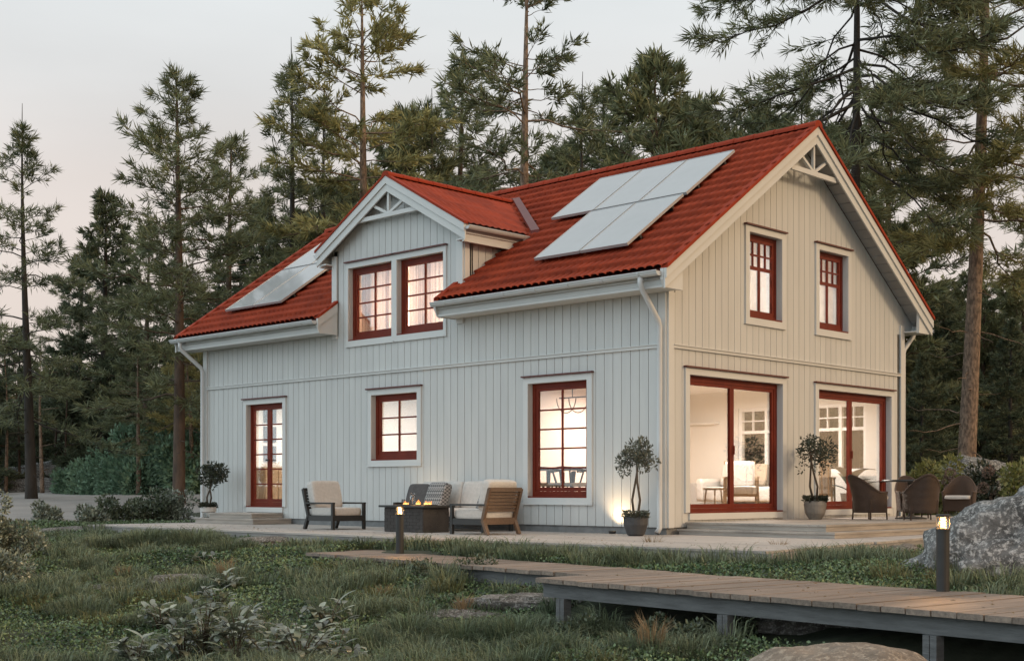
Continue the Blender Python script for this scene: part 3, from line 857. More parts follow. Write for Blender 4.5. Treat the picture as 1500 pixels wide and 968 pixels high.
# upper floor
b = MB(); b.box(-7.7, -7.62, .224, 2.3, 2.921, 4.95); b.box(-4.58, -4.5, .224, 2.3, 2.921, 4.95); b.box(-7.7, -4.5, 2.3, 2.38, 2.921, 4.95)
b.build('interior_wall', M['inwallpink'], house)
b = MB(); b.box(-3.2, -3.1, 1.5, 5.7, 2.921, 4.85); b.box(-3.099, -.224, 1.5, 1.58, 2.921, 4.85); b.box(-3.099, -.224, 5.62, 5.7, 2.921, 4.85)
b.build('interior_wall', M['inwall'], house)
MB().box(-3.2, -.224, 1.5, 5.7, 4.851, 4.9).build('interior_ceiling', M['white'], house)
MB().box(-7.7, -4.5, .224, 2.38, 4.951, 5.0).build('interior_ceiling', M['white'], house)
b = MB(); b.box(-4.85, -3.95, 6.80, 6.95, 2.02, 2.06); b.build('shelf', M['white'], house)

# ceiling lamps (real fittings with a light in each)
def ceiling_lamp(x, y, z, energy, label, r=.16, col=(1, .90, .80)):
    t = thing('ceiling_lamp', label, 'ceiling lamp', (x, y, z), group='lamps in the rooms')
    MB().lathe([(r, -.012), (r + .02, -.012), (r + .02, -.05), (r, -.05)], 24).build('lamp_rim', M['white'], t)
    MB().lathe([(.01, -.02), (r - .01, -.02), (r - .02, -.055), (.01, -.065)], 24).build('lamp_diffuser', M['ceil_lamp'], t)
    l = bpy.data.objects.new('lamp_light', bpy.data.lights.new('lamp_light', 'AREA'))
    l.data.shape = 'DISK'; l.data.size = 1.2; l.data.energy = energy; l.data.color = col
    COL.objects.link(l); l.parent = t; l.location = (0, 0, -.09)
    l.data.spread = R(175)
    return t
ceiling_lamp(-1.9, 4.9, 2.658, 235, 'round ceiling lamp inside the right terrace door room')
ceiling_lamp(-3.6, 3.6, 2.658, 130, 'round ceiling lamp over the dining table')
ceiling_lamp(-6.6, 1.9, 2.658, 130, 'round ceiling lamp behind the small square window')
ceiling_lamp(-10.2, 1.6, 2.658, 120, 'round ceiling lamp inside the entrance door')
ceiling_lamp(-6.1, 1.5, 4.945, 520, 'round ceiling lamp behind the curtained dormer windows')
ceiling_lamp(-1.5, 3.6, 4.848, 380, 'round ceiling lamp behind the two upper gable windows')

# curtains
def curtain(name, label, mp, u0, u1, z0, z1, w, m, gaps=(), amp=.035, wl=.11, cat='curtain', group=None):
    vs, fs = [], []
    n = int((u1 - u0) / .012); rows = 3
    u = np.linspace(u0, u1, n)
    ph = np.cumsum(.6 + .8 * np.random.RandomState(3).rand(n)) * (u1 - u0) / n / wl * 2 * np.pi
    off = amp * np.sin(ph) * (.7 + .5 * np.sin(u * 5))
    for j in range(rows):
        z = z0 + (z1 - z0) * j / (rows - 1)
        for i in range(n):
            vs.append(mp(u[i], w + off[i] * (1.1 - .3 * j / 2), z))
    for j in range(rows - 1):
        for i in range(n - 1):
            fs.append((j * n + i, j * n + i + 1, (j + 1) * n + i + 1, (j + 1) * n + i))
    o = np_mesh(name, vs, fs, m, None, smooth=True)
    md = o.modifiers.new('thickness', 'SOLIDIFY'); md.thickness = .003
    return tag(o, label, cat, group)
curtain('curtain', 'gathered sheer curtain filling the left dormer window', mapF, -7.55, -6.2, 3.2, 4.9, -.36, M['curtain'], group='sheer dormer curtains')
curtain('curtain', 'gathered sheer curtain filling the right dormer window', mapF, -6.1, -4.7, 3.2, 4.9, -.36, M['curtain'], group='sheer dormer curtains')
curtain('curtain', 'plain white curtain in the left upper gable window', mapG, 1.9, 3.35, 3.2, 4.9, -.36, M['curtain2'], amp=.015, wl=.25, group='white gable curtains')
curtain('curtain', 'plain white curtain in the right upper gable window', mapG, 4.0, 5.5, 3.2, 4.9, -.36, M['curtain2'], amp=.015, wl=.25, group='white gable curtains')

# indoor furniture
M['oak'] = mat('light_oak', (.36, .25, .15), (.28, .19, .11), scale=4, rough=.5, stretch=(1, 8, 8))
M['beige'] = mat('beige_upholstery', (.36, .29, .22), (.30, .24, .18), scale=20, rough=.95)
M['walnut'] = mat('walnut', (.035, .02, .012), (.025, .015, .009), scale=4, rough=.5)
def lounge(label, loc, rz, name='lounge_chair'):
    t = thing(name, label, 'armchair', loc, rz)
    for sx_ in (-1, 1):
        for sy_ in (-1, 1):
            MB().tube([(sx_ * .30, sy_ * .28, 0), (sx_ * .28, sy_ * .26, .58 if sy_ < 0 else .58)], [.018, .024], 8).build('leg', M['oak'], t)
        MB().bar((sx_ * .29, -.32, .59), (sx_ * .29, .34, .59), .05, .03).build('armrest', M['oak'], t)
    MB().box(-.27, .27, -.27, .27, .24, .29).build('seat_frame', M['oak'], t)
    MB().cushion((0, -.02, .36), (.54, .56, .15)).build('seat_cushion', M['cushion'], t, smooth=True)
    MB().cushion((0, .24, .64), (.54, .15, .50), rot=Matrix.Rotation(R(-10), 3, 'X')).build('back_cushion', M['cushion'], t, smooth=True)
    b = MB()
    for k in range(5): b.bar((-.24 + k * .12, .31, .29), (-.24 + k * .12, .36, .86), .03, .015, (0, 1, 0))
    b.bar((-.29, .36, .87), (.29, .36, .87), .03, .06); b.build('back_frame', M['oak'], t)
    return t
l1 = lounge('oak framed armchair with pale cushions inside the left terrace door', (-1.95, 4.78, .302), R(38))
l2 = copy_tree(l1); l2.location = (-1.15, 6.1, .302); l2.rotation_euler.z = R(205); l2['label'] = 'oak framed armchair with its back inside the right terrace door'
t = thing('side_stool', 'small pale stool beside the armchair inside the left terrace door', 'stool', (-1.84, 3.78, .302))
MB().lathe([(.01, .36), (.20, .36), (.20, .395), (.01, .40)], 20).build('seat', M['oak'], t)
for k in range(3):
    a = k * 2.094; MB().tube([(.15 * math.cos(a), .15 * math.sin(a), .36), (.19 * math.cos(a), .19 * math.sin(a), 0)], .014, 8).build('leg', M['oak'], t)
t = thing('sofa', 'pale sofa with loose cushions under the far living room window', 'sofa', (-2.75, 6.35, .302))
MB().cushion((0, .0, .28), (1.9, .8, .30)).build('seat', M['cushion'], t, smooth=True)
MB().cushion((0, .38, .52), (1.9, .2, .55)).build('backrest', M['cushion'], t, smooth=True)
for s in (-1, 1): MB().cushion((s * .98, 0, .36), (.16, .85, .45)).build('armrest', M['cushion'], t, smooth=True)
for k, xx in enumerate((-.55, .05, .6)):
    pi = MB().cushion((-2.75 + xx, 6.48, .95), (.46, .16, .44), rot=Matrix.Rotation(R(-14), 3, 'X')).build('throw_pillow', M['beige'] if k == 1 else M['cushion'], smooth=True)
    tag(pi, ('left pale pillow on the indoor sofa', 'beige pillow in the middle of the indoor sofa', 'right pale pillow on the indoor sofa')[k], 'pillow', 'pillows on the indoor sofa')
# dining set behind the tall front window
t = thing('dining_table', 'dark wooden dining table behind the tall front window', 'table', (-3.12, 1.32, .302))
MB().box(-.9, .9, -.45, .45, .70, .735).build('tabletop', M['walnut'], t, bevel=.005)
for s in (-1, 1):
    for q_ in (-1, 1): MB().tube([(s * .78, q_ * .34, 0), (s * .72, q_ * .30, .70)], [.022, .032], 8).build('leg', M['walnut'], t)
def dining_chair(label, loc, rz):
    t = thing('dining_chair', label, 'chair', loc, rz, 'chairs at the dining table')
    MB().cushion((0, 0, .45), (.44, .42, .06)).build('seat', M['beige'], t, smooth=True)
    for s in (-1, 1):
        MB().tube([(s * .19, -.18, 0), (s * .17, -.16, .44)], [.014, .018], 8).build('leg', M['walnut'], t)
        MB().tube([(s * .20, .21, 0), (s * .18, .18, .45), (s * .22, .24, .68)], [.014, .018, .016], 8).build('leg', M['walnut'], t)
    pts = [(.30 * math.cos(a), -.06 + .30 * math.sin(a), .68 + .05 * math.sin(a)) for a in np.linspace(R(5), R(175), 13)]
    MB().tube(pts, .021, 8).build('back_rail', M['walnut'], t, smooth=True)
    MB().bar((0, .20, .45), (0, .245, .70), .10, .012, (0, 1, 0)).build('back_splat', M['walnut'], t)
    return t
c1 = dining_chair('curved back dining chair nearest the left edge of the tall front window', (-3.06, .68, .302), R(185))
for (x, y, rz, lb) in ((-2.50, .72, R(172), 'curved back dining chair in front of the table behind the tall front window'),
                       (-3.72, 1.92, R(4), 'curved back dining chair on the far side of the dining table, to the left'),
                       (-3.15, 2.0, R(-6), 'curved back dining chair on the far side of the dining table, to the right')):
    c = copy_tree(c1); c.location = (x, y, .302); c.rotation_euler.z = rz; c['label'] = lb
t = thing('pendant_lamp', 'looped pendant lamp hanging over the dining table', 'pendant lamp', (-2.99, 1.28, 2.655))
MB().tube([(0, 0, 0), (0, 0, -.42)], .008, 6).build('cord', M['dark'], t)
MB().bar((-.3, 0, -.42), (.3, 0, -.42), .02, .02).build('arm', M['dark'], t)
for s in (-1, 1):
    MB().tube([(s * .12 + .22 * math.cos(a), .02 * s, -.42 - .26 * math.sin(a)) for a in np.linspace(0, math.pi, 15)], .009, 6).build('loop', M['oak'], t)
t = thing('hall_cabinet', 'dark cabinet seen through the entrance door', 'cabinet', (-11.62, 1.30, .302), R(90))
MB().box(-.35, .35, -.2, .25, .0, .85).build('body', M['oak'], t, bevel=.006)
for s in (-1, 1): MB().box(s * .17 - .16, s * .17 + .16, -.218, -.201, .05, .80).build('door', M['oak'], t)
t = thing('picture_frame', 'dark picture frames on the wall inside the entrance door', 'picture', (-11.885, 1.42, 1.9), R(90))
for k in range(3):
    MB().box(-.16, .16, -.02, .0, -.62 + k * .42, -.28 + k * .42).build('picture', M['pilldark'], t)
# big leaved plant inside the right terrace door
def leafblade(L_, w, up, az, base, mb, curl=1.0):
    n = 7; base = Vector(base)
    for i in range(n + 1):
        s = i / n; ww = w * math.sin(math.pi * min(1, s * .93 + .05)) ** .8
        r_ = L_ * s * math.cos(up - curl * s); zz = L_ * (s * math.sin(up) - .45 * curl * s * s)
        c = base + Vector((math.cos(az) * r_, math.sin(az) * r_, zz)); sd = Vector((-math.sin(az), math.cos(az), 0))
        mb.v += [tuple(c - sd * ww), tuple(c - Vector((0, 0, .15 * ww))), tuple(c + sd * ww)]
    b = len(mb.v) - 3 * (n + 1)
    for i in range(n):
        for k in range(2): mb.f.append((b + 3 * i + k, b + 3 * i + k + 1, b + 3 * i + k + 4, b + 3 * i + k + 3))
t = thing('house_plant', 'broad leaved house plant inside the right terrace door', 'house plant', (-.62, 6.35, .302))
MB().lathe([(.12, 0), (.17, .3), (.15, .3), (.14, .27), (.01, .27)], 20).build('pot', M['potwhite'], t)
lb = MB()
for k in range(9):
    leafblade(.55 + .12 * (k % 3), .10, R(80 - 9 * k % 40), k * 2.4, (0, 0, .32 + .09 * (k % 4)), lb, 1.2)
lb.build('foliage', M['leafdark'], t, smooth=True)
for k in range(3): pass

# ------------------------------------------------------------------ solar panels
def solar(x0, x1, y0, y1, label, group):
    t = thing('solar_panel', label, 'solar panel', ((x0 + x1) / 2, y0, roof_z(y0)), 0, group)
    cx_, cy_, cz_ = t.location
    def P(x, y, h): return (x - cx_, y - cy_ - h * PITCH / cs, roof_z(y) + h / cs - cz_)
    def slabp(mb, xa, xb, ya, yb, h0, h1):
        mb.hexa([P(xa, ya, h0), P(xb, ya, h0), P(xb, yb, h0), P(xa, yb, h0), P(xa, ya, h1), P(xb, ya, h1), P(xb, yb, h1), P(xa, yb, h1)])
    f = MB(); e_ = .012
    for a in ((x0, x1, y0, y0 + e_), (x0, x1, y1 - e_, y1), (x0, x0 + e_, y0 + e_, y1 - e_), (x1 - e_, x1, y0 + e_, y1 - e_)): slabp(f, *a, .09, .135)
    f.build('frame', M['panelframe'], t)
    g = MB(); slabp(g, x0 + e_, x1 - e_, y0 + e_, y1 - e_, .10, .131); g.build('glass', M['panel'], t)
    for yy in (y0 + .3, y1 - .3):
        r_ = MB(); slabp(r_, x0 + .02, x1 - .0, yy - .02, yy + .02, .02, .088); r_.build('rail', M['dark'], t)
w_ = .985
for k, lb in enumerate(('left panel of the upper row on the right roof slope', 'middle panel of the upper row on the right roof slope', 'right panel of the upper row, nearest the roof ridge end')):
    solar(-3.74 + k * w_, -3.74 + (k + 1) * w_ - .022, 1.64, 2.98, 'pale grey solar ' + lb, 'solar panels right of the dormer')
for k, lb in enumerate(('left panel of the lower row on the right roof slope', 'right panel of the lower row on the right roof slope')):
    solar(-2.79 + k * w_, -2.79 + (k + 1) * w_ - .022, .18, 1.60, 'pale grey solar ' + lb, 'solar panels right of the dormer')
for j, (y0, y1, nm) in enumerate(((.17, 1.62, 'lower'), (1.66, 3.0, 'upper'))):
    for k in range(2):
        solar(-11.62 + k * w_, -11.62 + (k + 1) * w_ - .022, y0, y1, 'pale grey solar panel left of the dormer, %s row, %s of its pair' % (nm, 'left' if k == 0 else 'right'), 'solar panels left of the dormer')

# ------------------------------------------------------------------ terrace, steps, boardwalk
deck = thing('wooden_terrace', 'low weathered plank terrace along the front of the house', 'terrace', (0, 0, 0))
def yfront(x): return -3.03 - (x + 11.6) * .030
def xright(y): return 4.08 - (y + 3.5) * .155
b = MB(); k = 0
while True:
    off = k * .145
    if yfront(-5) + off > 8.8: break
    xl = -11.6 if yfront(-5) + off < -.05 else .0
    ya = yfront(xl) + off
    xr = xright(ya); yb = yfront(xr) + off
    # butt joints along the row
    cuts = [xl]; x = xl + 1.2 + 2.6 * ((k * .37) % 1)
    while x < xr - .8: cuts.append(x); x += 3.6
    cuts.append(xr)
    for a, c in zip(cuts[:-1], cuts[1:]):
        a_, c_ = a + .002, c - .002
        if yfront(a_) + off + .14 > -.03 and a_ < 0.0 and k * .145 < 4.5 and c_ < .0: continue
        b.hexa([(a_, yfront(a_) + off, -.028), (c_, yfront(c_) + off, -.028), (c_, yfront(c_) + off + .139, -.028), (a_, yfront(a_) + off + .139, -.028),
                (a_, yfront(a_) + off, 0), (c_, yfront(c_) + off, 0), (c_, yfront(c_) + off + .139, 0), (a_, yfront(a_) + off + .139, 0)])
    k += 1
b.build('planks', M['deckwood'], deck)
b = MB()
b.hexa([(-11.6, yfront(-11.6) + .012, -.30), (xright(-3.5) - .012, yfront(4.08) + .012, -.30), (xright(-3.5) - .012, yfront(4.08) + .045, -.30), (-11.6, yfront(-11.6) + .045, -.30),
        (-11.6, yfront(-11.6) + .012, -.03), (xright(-3.5) - .012, yfront(4.08) + .012, -.03), (xright(-3.5) - .012, yfront(4.08) + .045, -.03), (-11.6, yfront(-11.6) + .045, -.03)])
b.hexa([(4.03, -3.45, -.30), (4.065, -3.45, -.30), (xright(8.6) - .02, 8.6, -.30), (xright(8.6) - .055, 8.6, -.30),
        (4.03, -3.45, -.031), (4.065, -3.45, -.031), (xright(8.6) - .02, 8.6, -.031), (xright(8.6) - .055, 8.6, -.031)])
b.box(-11.6, -11.565, -2.95, -.1, -.3, -.031)
b.build('fascia_board', M['fascia'], deck)

def steps(name, label, x0, x1, y0, y1, z0, z1, th=.028, along='y', over=.02):
    t = thing(name, label, 'deck step', ((x0 + x1) / 2, (y0 + y1) / 2, z0))
    ox, oy, oz = t.location
    b = MB(); st_ = .145
    if along == 'x':
        n = round((y1 - y0) / st_); s = (y1 - y0) / n
        for i in range(n): b.box(x0 - ox, x1 - ox, y0 + i * s - oy, y0 + (i + 1) * s - .005 - oy, z1 - th - oz, z1 - oz)
    else:
        n = round((x1 - x0) / st_); s = (x1 - x0) / n
        for i in range(n): b.box(x0 + i * s - ox, x0 + (i + 1) * s - .005 - ox, y0 - oy, y1 - oy, z1 - th - oz, z1 - oz)
    b.build('tread', M['stepwood'], t)
    b = MB()
    b.box(x0 + over - ox, x1 - over - ox, y0 + over - oy, y0 + over + .03 - oy, 0, z1 - th - .001 - oz)
    b.box(x1 - over - .03 - ox, x1 - over - ox, y0 + over + .031 - oy, y1 - oy, 0, z1 - th - .001 - oz)
    b.build('riser', M['stepwood'], t)
    return t
steps('deck_platform', 'upper wooden step forming the platform before the terrace doors', .036, 2.43, .40, 8.4, .088, .182)
steps('deck_step', 'lower wooden step running round the terrace door platform', .036, 2.68, .20, 8.55, .002, .085)
steps('door_step', 'upper wooden step under the entrance door', -10.9, -9.40, -.79, -.04, .112, .21, along='x')
steps('door_step', 'lower wider wooden step below the entrance door', -11.15, -9.12, -.95, -.04, .002, .11, along='x')

WZ = -.17
def walkway(label, p0, p1, wid, zt=WZ, pw=.205, beam=.13, postx=(), left_fringe=0):
    """p0 -> p1 is the near edge; planks run across"""
    p0 = Vector((*p0, 0)); p1 = Vector((*p1, 0)); d = (p1 - p0); L_ = d.length; d.normalize(); nrm = Vector((-d.y, d.x, 0))
    t = thing('boardwalk', label, 'boardwalk', (p0.x, p0.y, zt), math.atan2(d.y, d.x))
    b = MB(); n = int(L_ / pw); rng = random.Random(int(L_ * 100))
    for i in range(n):
        a = i * pw + .005; c = (i + 1) * pw - .006
        o1 = rng.uniform(-.012, .012); o2 = rng.uniform(-.012, .012); dzp = rng.uniform(-.0035, .0035)
        b.box(a, c, -.02 + o1, wid + .02 + o2, -.042 + dzp, dzp)
    b.build('planks', M['walkwood'], t)
    for yy in (.05, wid - .09):
        MB().box(.04, L_ - .02, yy, yy + .045, -.047 - beam, -.047).build('beam', M['beam'], t)
    for xx in postx:
        for yy in (.035, wid - .10):
            w = p0 + d * xx + nrm * yy
            zb = gz(w.x, w.y) - .25 - zt
            MB().box(xx - .055, xx - .003, yy - .02 + (.0 if yy < .5 else .0), yy + .075, zb, -.048 - beam - .001).box(xx + .003, xx + .055, yy - .018, yy + .073, zb, -.048 - beam - .001).build('post', M['beam'], t)
    return t
walkway('near boardwalk of brown planks raised on posts over the slope', (3.42, -6.50), (12.6, -7.72), 1.62, postx=(.32, 2.34, 4.27, 6.3, 8.4))
walkway('far boardwalk of brown planks leading towards the terrace', (-2.40, -4.78), (3.60, -5.74), 1.02, zt=WZ - .006, postx=(.4, 2.2, 4.2))
walkway('short plank landing between the far boardwalk and the terrace', (-2.55, -3.99), (-.95, -4.15), .42, zt=WZ - .012, postx=(.4,))

# ------------------------------------------------------------------ rocks
def rock(name, label, loc, size, m, seed, sub=5, rough=.22, flat=.0, cat='boulder', group=None, rz=0, fine=.05):
    bm = bmesh.new(); bmesh.ops.create_icosphere(bm, subdivisions=sub, radius=1)
    o3 = Vector((seed * 3.1, seed * 1.7, seed * 2.3))
    for v in bm.verts:
        p = v.co.copy()
        n1 = noise.fractal(p * 1.1 + o3, 1.0, 2.0, 3)
        n2 = noise.fractal(p * 4.5 + o3, .9, 2.1, 5)
        n3 = noise.noise(Vector((p.x * 2, p.y * 2, p.z * 7)) + o3)
        f = 1 + rough * n1 + fine * n2 + flat * .08 * n3
        q = p * f
        if q.z > 0 and flat: q.z = q.z * (1 - .25 * flat)
        v.co = Vector((q.x * size[0], q.y * size[1], q.z * size[2]))
    me = bpy.data.meshes.new(name); bm.to_mesh(me); bm.free()
    me.polygons.foreach_set('use_smooth', [True] * len(me.polygons))
    o = link(name, me, m); o.location = loc; o.rotation_euler.z = rz
    return tag(o, label, cat, group)
rock('boulder', 'large grey lichened boulder behind the right boardwalk lamp', (7.40, -2.78, -.30), (1.75, 1.35, 1.02), M['rock'], 1.3, sub=6, rough=.2, rz=R(40), fine=.085)
rock('boulder', 'smooth tan boulder in the foreground below the boardwalk', (8.35, -9.35, -.69), (.72, .62, .54), M['rockbrown'], 4.1, rough=.16, rz=R(30), fine=.03)

# ------------------------------------------------------------------ bollard lamps
def bollard(label, x, y, zb, zt):
    t = thing('bollard_lamp', label, 'bollard lamp', (x, y, zb), group='lit bollard lamps by the boardwalk')
    h = zt - zb; r = .053
    MB().lathe([(r, 0), (r, h - .135), (r - .004, h - .13)], 20).build('post', M['dark'], t, smooth=False)
    MB().lathe([(r + .006, h - .137), (r + .006, h - .118), (.02, h - .118)], 20).build('collar', M['dark'], t)
    MB().lathe([(r - .002, h - .117), (r - .002, h - .022)], 20).build('lamp_glass', M['clear'], t, smooth=True)
    b = MB()
    b.tube([(.022 * math.cos(a * 1.0), .022 * math.sin(a), h - .112 + .085 * a / 25.0) for a in np.linspace(0, 25, 70)], .0065, 6)
    b.build('lamp_coil', M['bulb'], t, smooth=True)
    MB().lathe([(r + .004, h - .021), (r + .004, h - .004), (r - .006, h)], 20).build('cap', M['dark'], t)
    for k in range(3):
        a = k * 2.094 + .5
        MB().tube([((r) * math.cos(a), (r) * math.sin(a), h - .12), (r * math.cos(a), r * math.sin(a), h - .02)], .003, 6).build('rod', M['dark'], t)
    l = bpy.data.objects.new('lamp_light', bpy.data.lights.new('lamp_light', 'POINT'))
    l.data.energy = 38.0; l.data.color = (1, .46, .13); l.data.shadow_soft_size = .012
    COL.objects.link(l); l.parent = t; l.location = (0, 0, h - .07)
    return t
bollard('lit black bollard lamp at the far end of the boardwalk, before the fire table', -1.26, -4.12, WZ - .01, .46)
bollard('lit black bollard lamp beside the near boardwalk, in front of the large boulder', 6.95, -5.40, gz(6.95, -5.40) - .05, .46)

# small wall washers
def washer(label, x, y, z, e):
    t = thing('ground_spotlight', label, 'spotlight', (x, y, z))
    MB().lathe([(.05, 0), (.06, .04), (.045, .045), (.01, .03)], 16).build('housing', M['dark'], t)
    MB().lathe([(.005, .032), (.040, .036), (.005, .040)], 16).build('lens', M['uplamp'], t)
    l = bpy.data.objects.new('lamp_light', bpy.data.lights.new('lamp_light', 'SPOT'))
    l.data.energy = e; l.data.color = (1, .70, .40); l.data.spot_size = R(105); l.data.spot_blend = 1; l.data.shadow_soft_size = .03
    COL.objects.link(l); l.parent = t; l.location = (0, 0, .06); l.rotation_euler = (R(180 - 18), 0, 0)
washer('small lit spotlight at the wall foot left of the potted olive tree', -.88, -.20, .002, 36)
washer('small lit spotlight at the wall foot behind the left armchair', -5.05, -.20, .002, 36)

# ------------------------------------------------------------------ terrace furniture
def armchair(label, loc, rz, back_mat, frame_mat, group=None, slats=True):
    """faces +X locally; 0.72 deep, 0.66 wide"""
    t = thing('garden_armchair', label, 'armchair', loc, rz, group)
    hw = .33
    for s in (-1, 1):
        MB().bar((.36, s * hw, 0), (.36, s * hw, .43), .05, .045, (1, 0, 0)).build('leg', frame_mat, t)
        MB().bar((-.40, s * hw, 0), (-.30, s * hw, .22), .06, .045, (1, 0, 0)).build('leg', back_mat, t)
        MB().bar((-.36, s * hw, .44), (.385, s * hw, .44), .055, .028).build('armrest', frame_mat, t)
        MB().bar((-.32, s * hw, .19), (.335, s * hw, .19), .04, .09).build('side_rail', frame_mat, t)
    MB().box(.335, .385, -hw + .023, hw - .023, .145, .235).build('front_rail', frame_mat, t)
    b = MB()
    for s in (-1, 1): b.bar((-.30, s * hw, .22), (-.44, s * hw, .68), .05, .05, (1, 0, 0))
    b.bar((-.435, -hw, .665), (-.435, hw, .665), .05, .06)
    if slats:
        for k in range(6):
            z = .36 + k * .05
            x = -.30 - (z - .22) * .304
            b.bar((x, -hw, z), (x, hw, z), .016, .042)
    b.bar((-.31, -hw, .20), (-.31, hw, .20), .04, .10)
    b.build('back_frame', back_mat, t)
    MB().cushion((.02, 0, .295), (.66, .60, .145)).build('seat_cushion', M['cushion'], t, smooth=True)
    MB().cushion((-.275, 0, .575), (.165, .60, .47), rot=Matrix.Rotation(R(-15), 3, 'Y')).build('back_cushion', M['cushion'], t, smooth=True)
    return t
armchair('black framed garden armchair with oatmeal cushions left of the fire table', (-5.78, -1.62, .002), R(0), M['dark'], M['dark'])
armchair('garden armchair with brown slatted back and oatmeal cushions right of the fire table', (-2.15, -1.66, .002), R(180), M['chairwood'], M['dark'])
# two seat sofa along the wall
t = thing('garden_sofa', 'low garden sofa with oatmeal cushions against the house wall', 'sofa', (-3.95, -.62, .002))
hl = 1.05
for s in (-1, 1):
    for yy in (-.34, .30): MB().bar((s * hl, yy, 0), (s * hl, yy, .42), .05, .05, (0, 1, 0)).build('leg', M['dark'], t)
    MB().bar((s * hl, -.36, .44), (s * hl, .36, .44), .05, .028).build('armrest', M['dark'], t)
    MB().cushion((s * .51, -.02, .295), (1.0, .64, .145)).build('seat_cushion', M['cushion'], t, smooth=True)
    MB().cushion((s * .51, .27, .57), (1.0, .17, .46), rot=Matrix.Rotation(R(-12), 3, 'X')).build('back_cushion', M['cushion'], t, smooth=True)
MB().box(-hl, hl, -.345, -.305, .15, .235).box(-hl, hl, .30, .34, .15, .66).build('frame', M['dark'], t)
def pillow(label, x, y, z, m, rz, tilt=-20, sz=(.46, .15, .42), group='pillows on the garden sofa'):
    o = MB().cushion((0, 0, 0), sz, rot=Matrix.Rotation(R(tilt), 3, 'X'), round_=.55).build('throw_pillow', m, smooth=True)
    o.location = (x, y, z); o.rotation_euler.z = rz
    return tag(o, label, 'pillow', group)
pillow('plain charcoal pillow at the left end of the garden sofa', -4.72, -.66, .55, M['pilldark'], R(8))
pillow('diamond patterned grey pillow beside the plain charcoal one', -4.18, -.74, .555, M['knit'], R(-8), sz=(.50, .16, .46))
pillow('patterned grey pillow half hidden by the slatted armchair', -3.12, -.70, .53, M['knit'], R(-40))
# fire table
t = thing('fire_table', 'dark brick patterned fire table with a flat overhanging top', 'fire table', (-3.72, -1.62, .002))
bx_ = MB().box(-.46, .46, -.27, .27, 0, .385); bx_.build('body', M['brick'], t)
for s in (-1, 1):
    b = MB()
    for r_ in range(7):
        n = 6
        for k in range(n + 1):
            a = -.455 + (k - (.5 if r_ % 2 else 0)) * .152; c = a + .146
            a = max(a, -.457); c = min(c, .457)
            if c - a > .02: b.box(a, c, s * .27 + (.0005 if s > 0 else -.008), s * .27 + (.008 if s > 0 else -.0005), .008 + r_ * .052, .008 + r_ * .052 + .047)
    b.build('brick_face', M['brick'], t)
MB().box(-.54, .54, -.33, .33, .387, .42).build('tabletop', M['dark'], t, bevel=.004)
MB().box(-.36, .36, -.12, .12, .421, .432).build('burner_tray', M['soil'], t)
def flames(label, x, y, z, sc, seed):
    rng = random.Random(seed)
    t = thing('gas_flame', label, 'flame', (x, y, z), group='flames on the fire table')
    b = MB(); c = MB()
    for k in range(5):
        px, py = rng.uniform(-.08, .10) * sc, rng.uniform(-.05, .05) * sc
        h = rng.uniform(.035, .085) * sc; r = rng.uniform(.013, .022) * sc; lx, ly = rng.uniform(-.03, .03), rng.uniform(-.02, .02)
        prof = [(0, .5), (.12, .95), (.3, 1.0), (.5, .7), (.75, .32), (1, .03)]
        b.tube([(px + lx * s * s, py + ly * s * s, h * s) for s, _ in prof], [r * q_ for _, q_ in prof], 8)
        c.tube([(px + lx * s * s, py + ly * s * s - .004, h * .5 * s + .001) for s, _ in prof], [r * 1.08 * q_ for _, q_ in prof], 8)
    b.build('flame_tongue', M['flame'], t, smooth=True); c.build('flame_core', M['flamecore'], t, smooth=True)
flames('left cluster of orange gas flames on the fire table', -3.98, -1.62, .434, .85, 1)
flames('middle cluster of orange gas flames on the fire table', -3.68, -1.62, .434, 1.1, 2)
flames('right cluster of orange gas flames on the fire table', -3.44, -1.62, .434, .8, 5)
fl = bpy.data.objects.new('fire_light', bpy.data.lights.new('fire_light', 'POINT'))
fl.data.energy = 6; fl.data.color = (1, .5, .18); fl.data.shadow_soft_size = .15
COL.objects.link(fl); fl.location = (-3.7, -1.62, .58); fl.parent = None
t = thing('glass_jar', 'clear glass jar standing on the back of the fire table', 'jar', (-4.08, -1.38, .423))
MB().lathe([(.045, 0), (.055, .02), (.055, .12), (.04, .15), (.042, .17), (.036, .17), (.034, .15), (.049, .118), (.049, .02), (.01, .01)], 20).build('body', M['clear'], t, smooth=True)
MB().lathe([(.043, .171), (.043, .185), (.012, .19), (.012, .21), (.005, .212)], 16).build('lid', M['clear'], t, smooth=True)
t = thing('drinking_glass', 'small drinking glass left of the jar on the fire table', 'glass', (-4.17, -1.5, .423))
MB().lathe([(.026, 0), (.032, .09), (.029, .09), (.024, .008), (.003, .007)], 16).build('body', M['clear'], t, smooth=True)
t = thing('serving_tray', 'dark serving tray on the left end of the fire table', 'tray', (-4.16, -1.55, .4215))
MB().box(-.075, .075, -.11, .11, 0, .001).box(-.078, -.075, -.11, .11, 0, .016).box(.075, .078, -.11, .11, 0, .016).build('base', M['pilldark'], t)

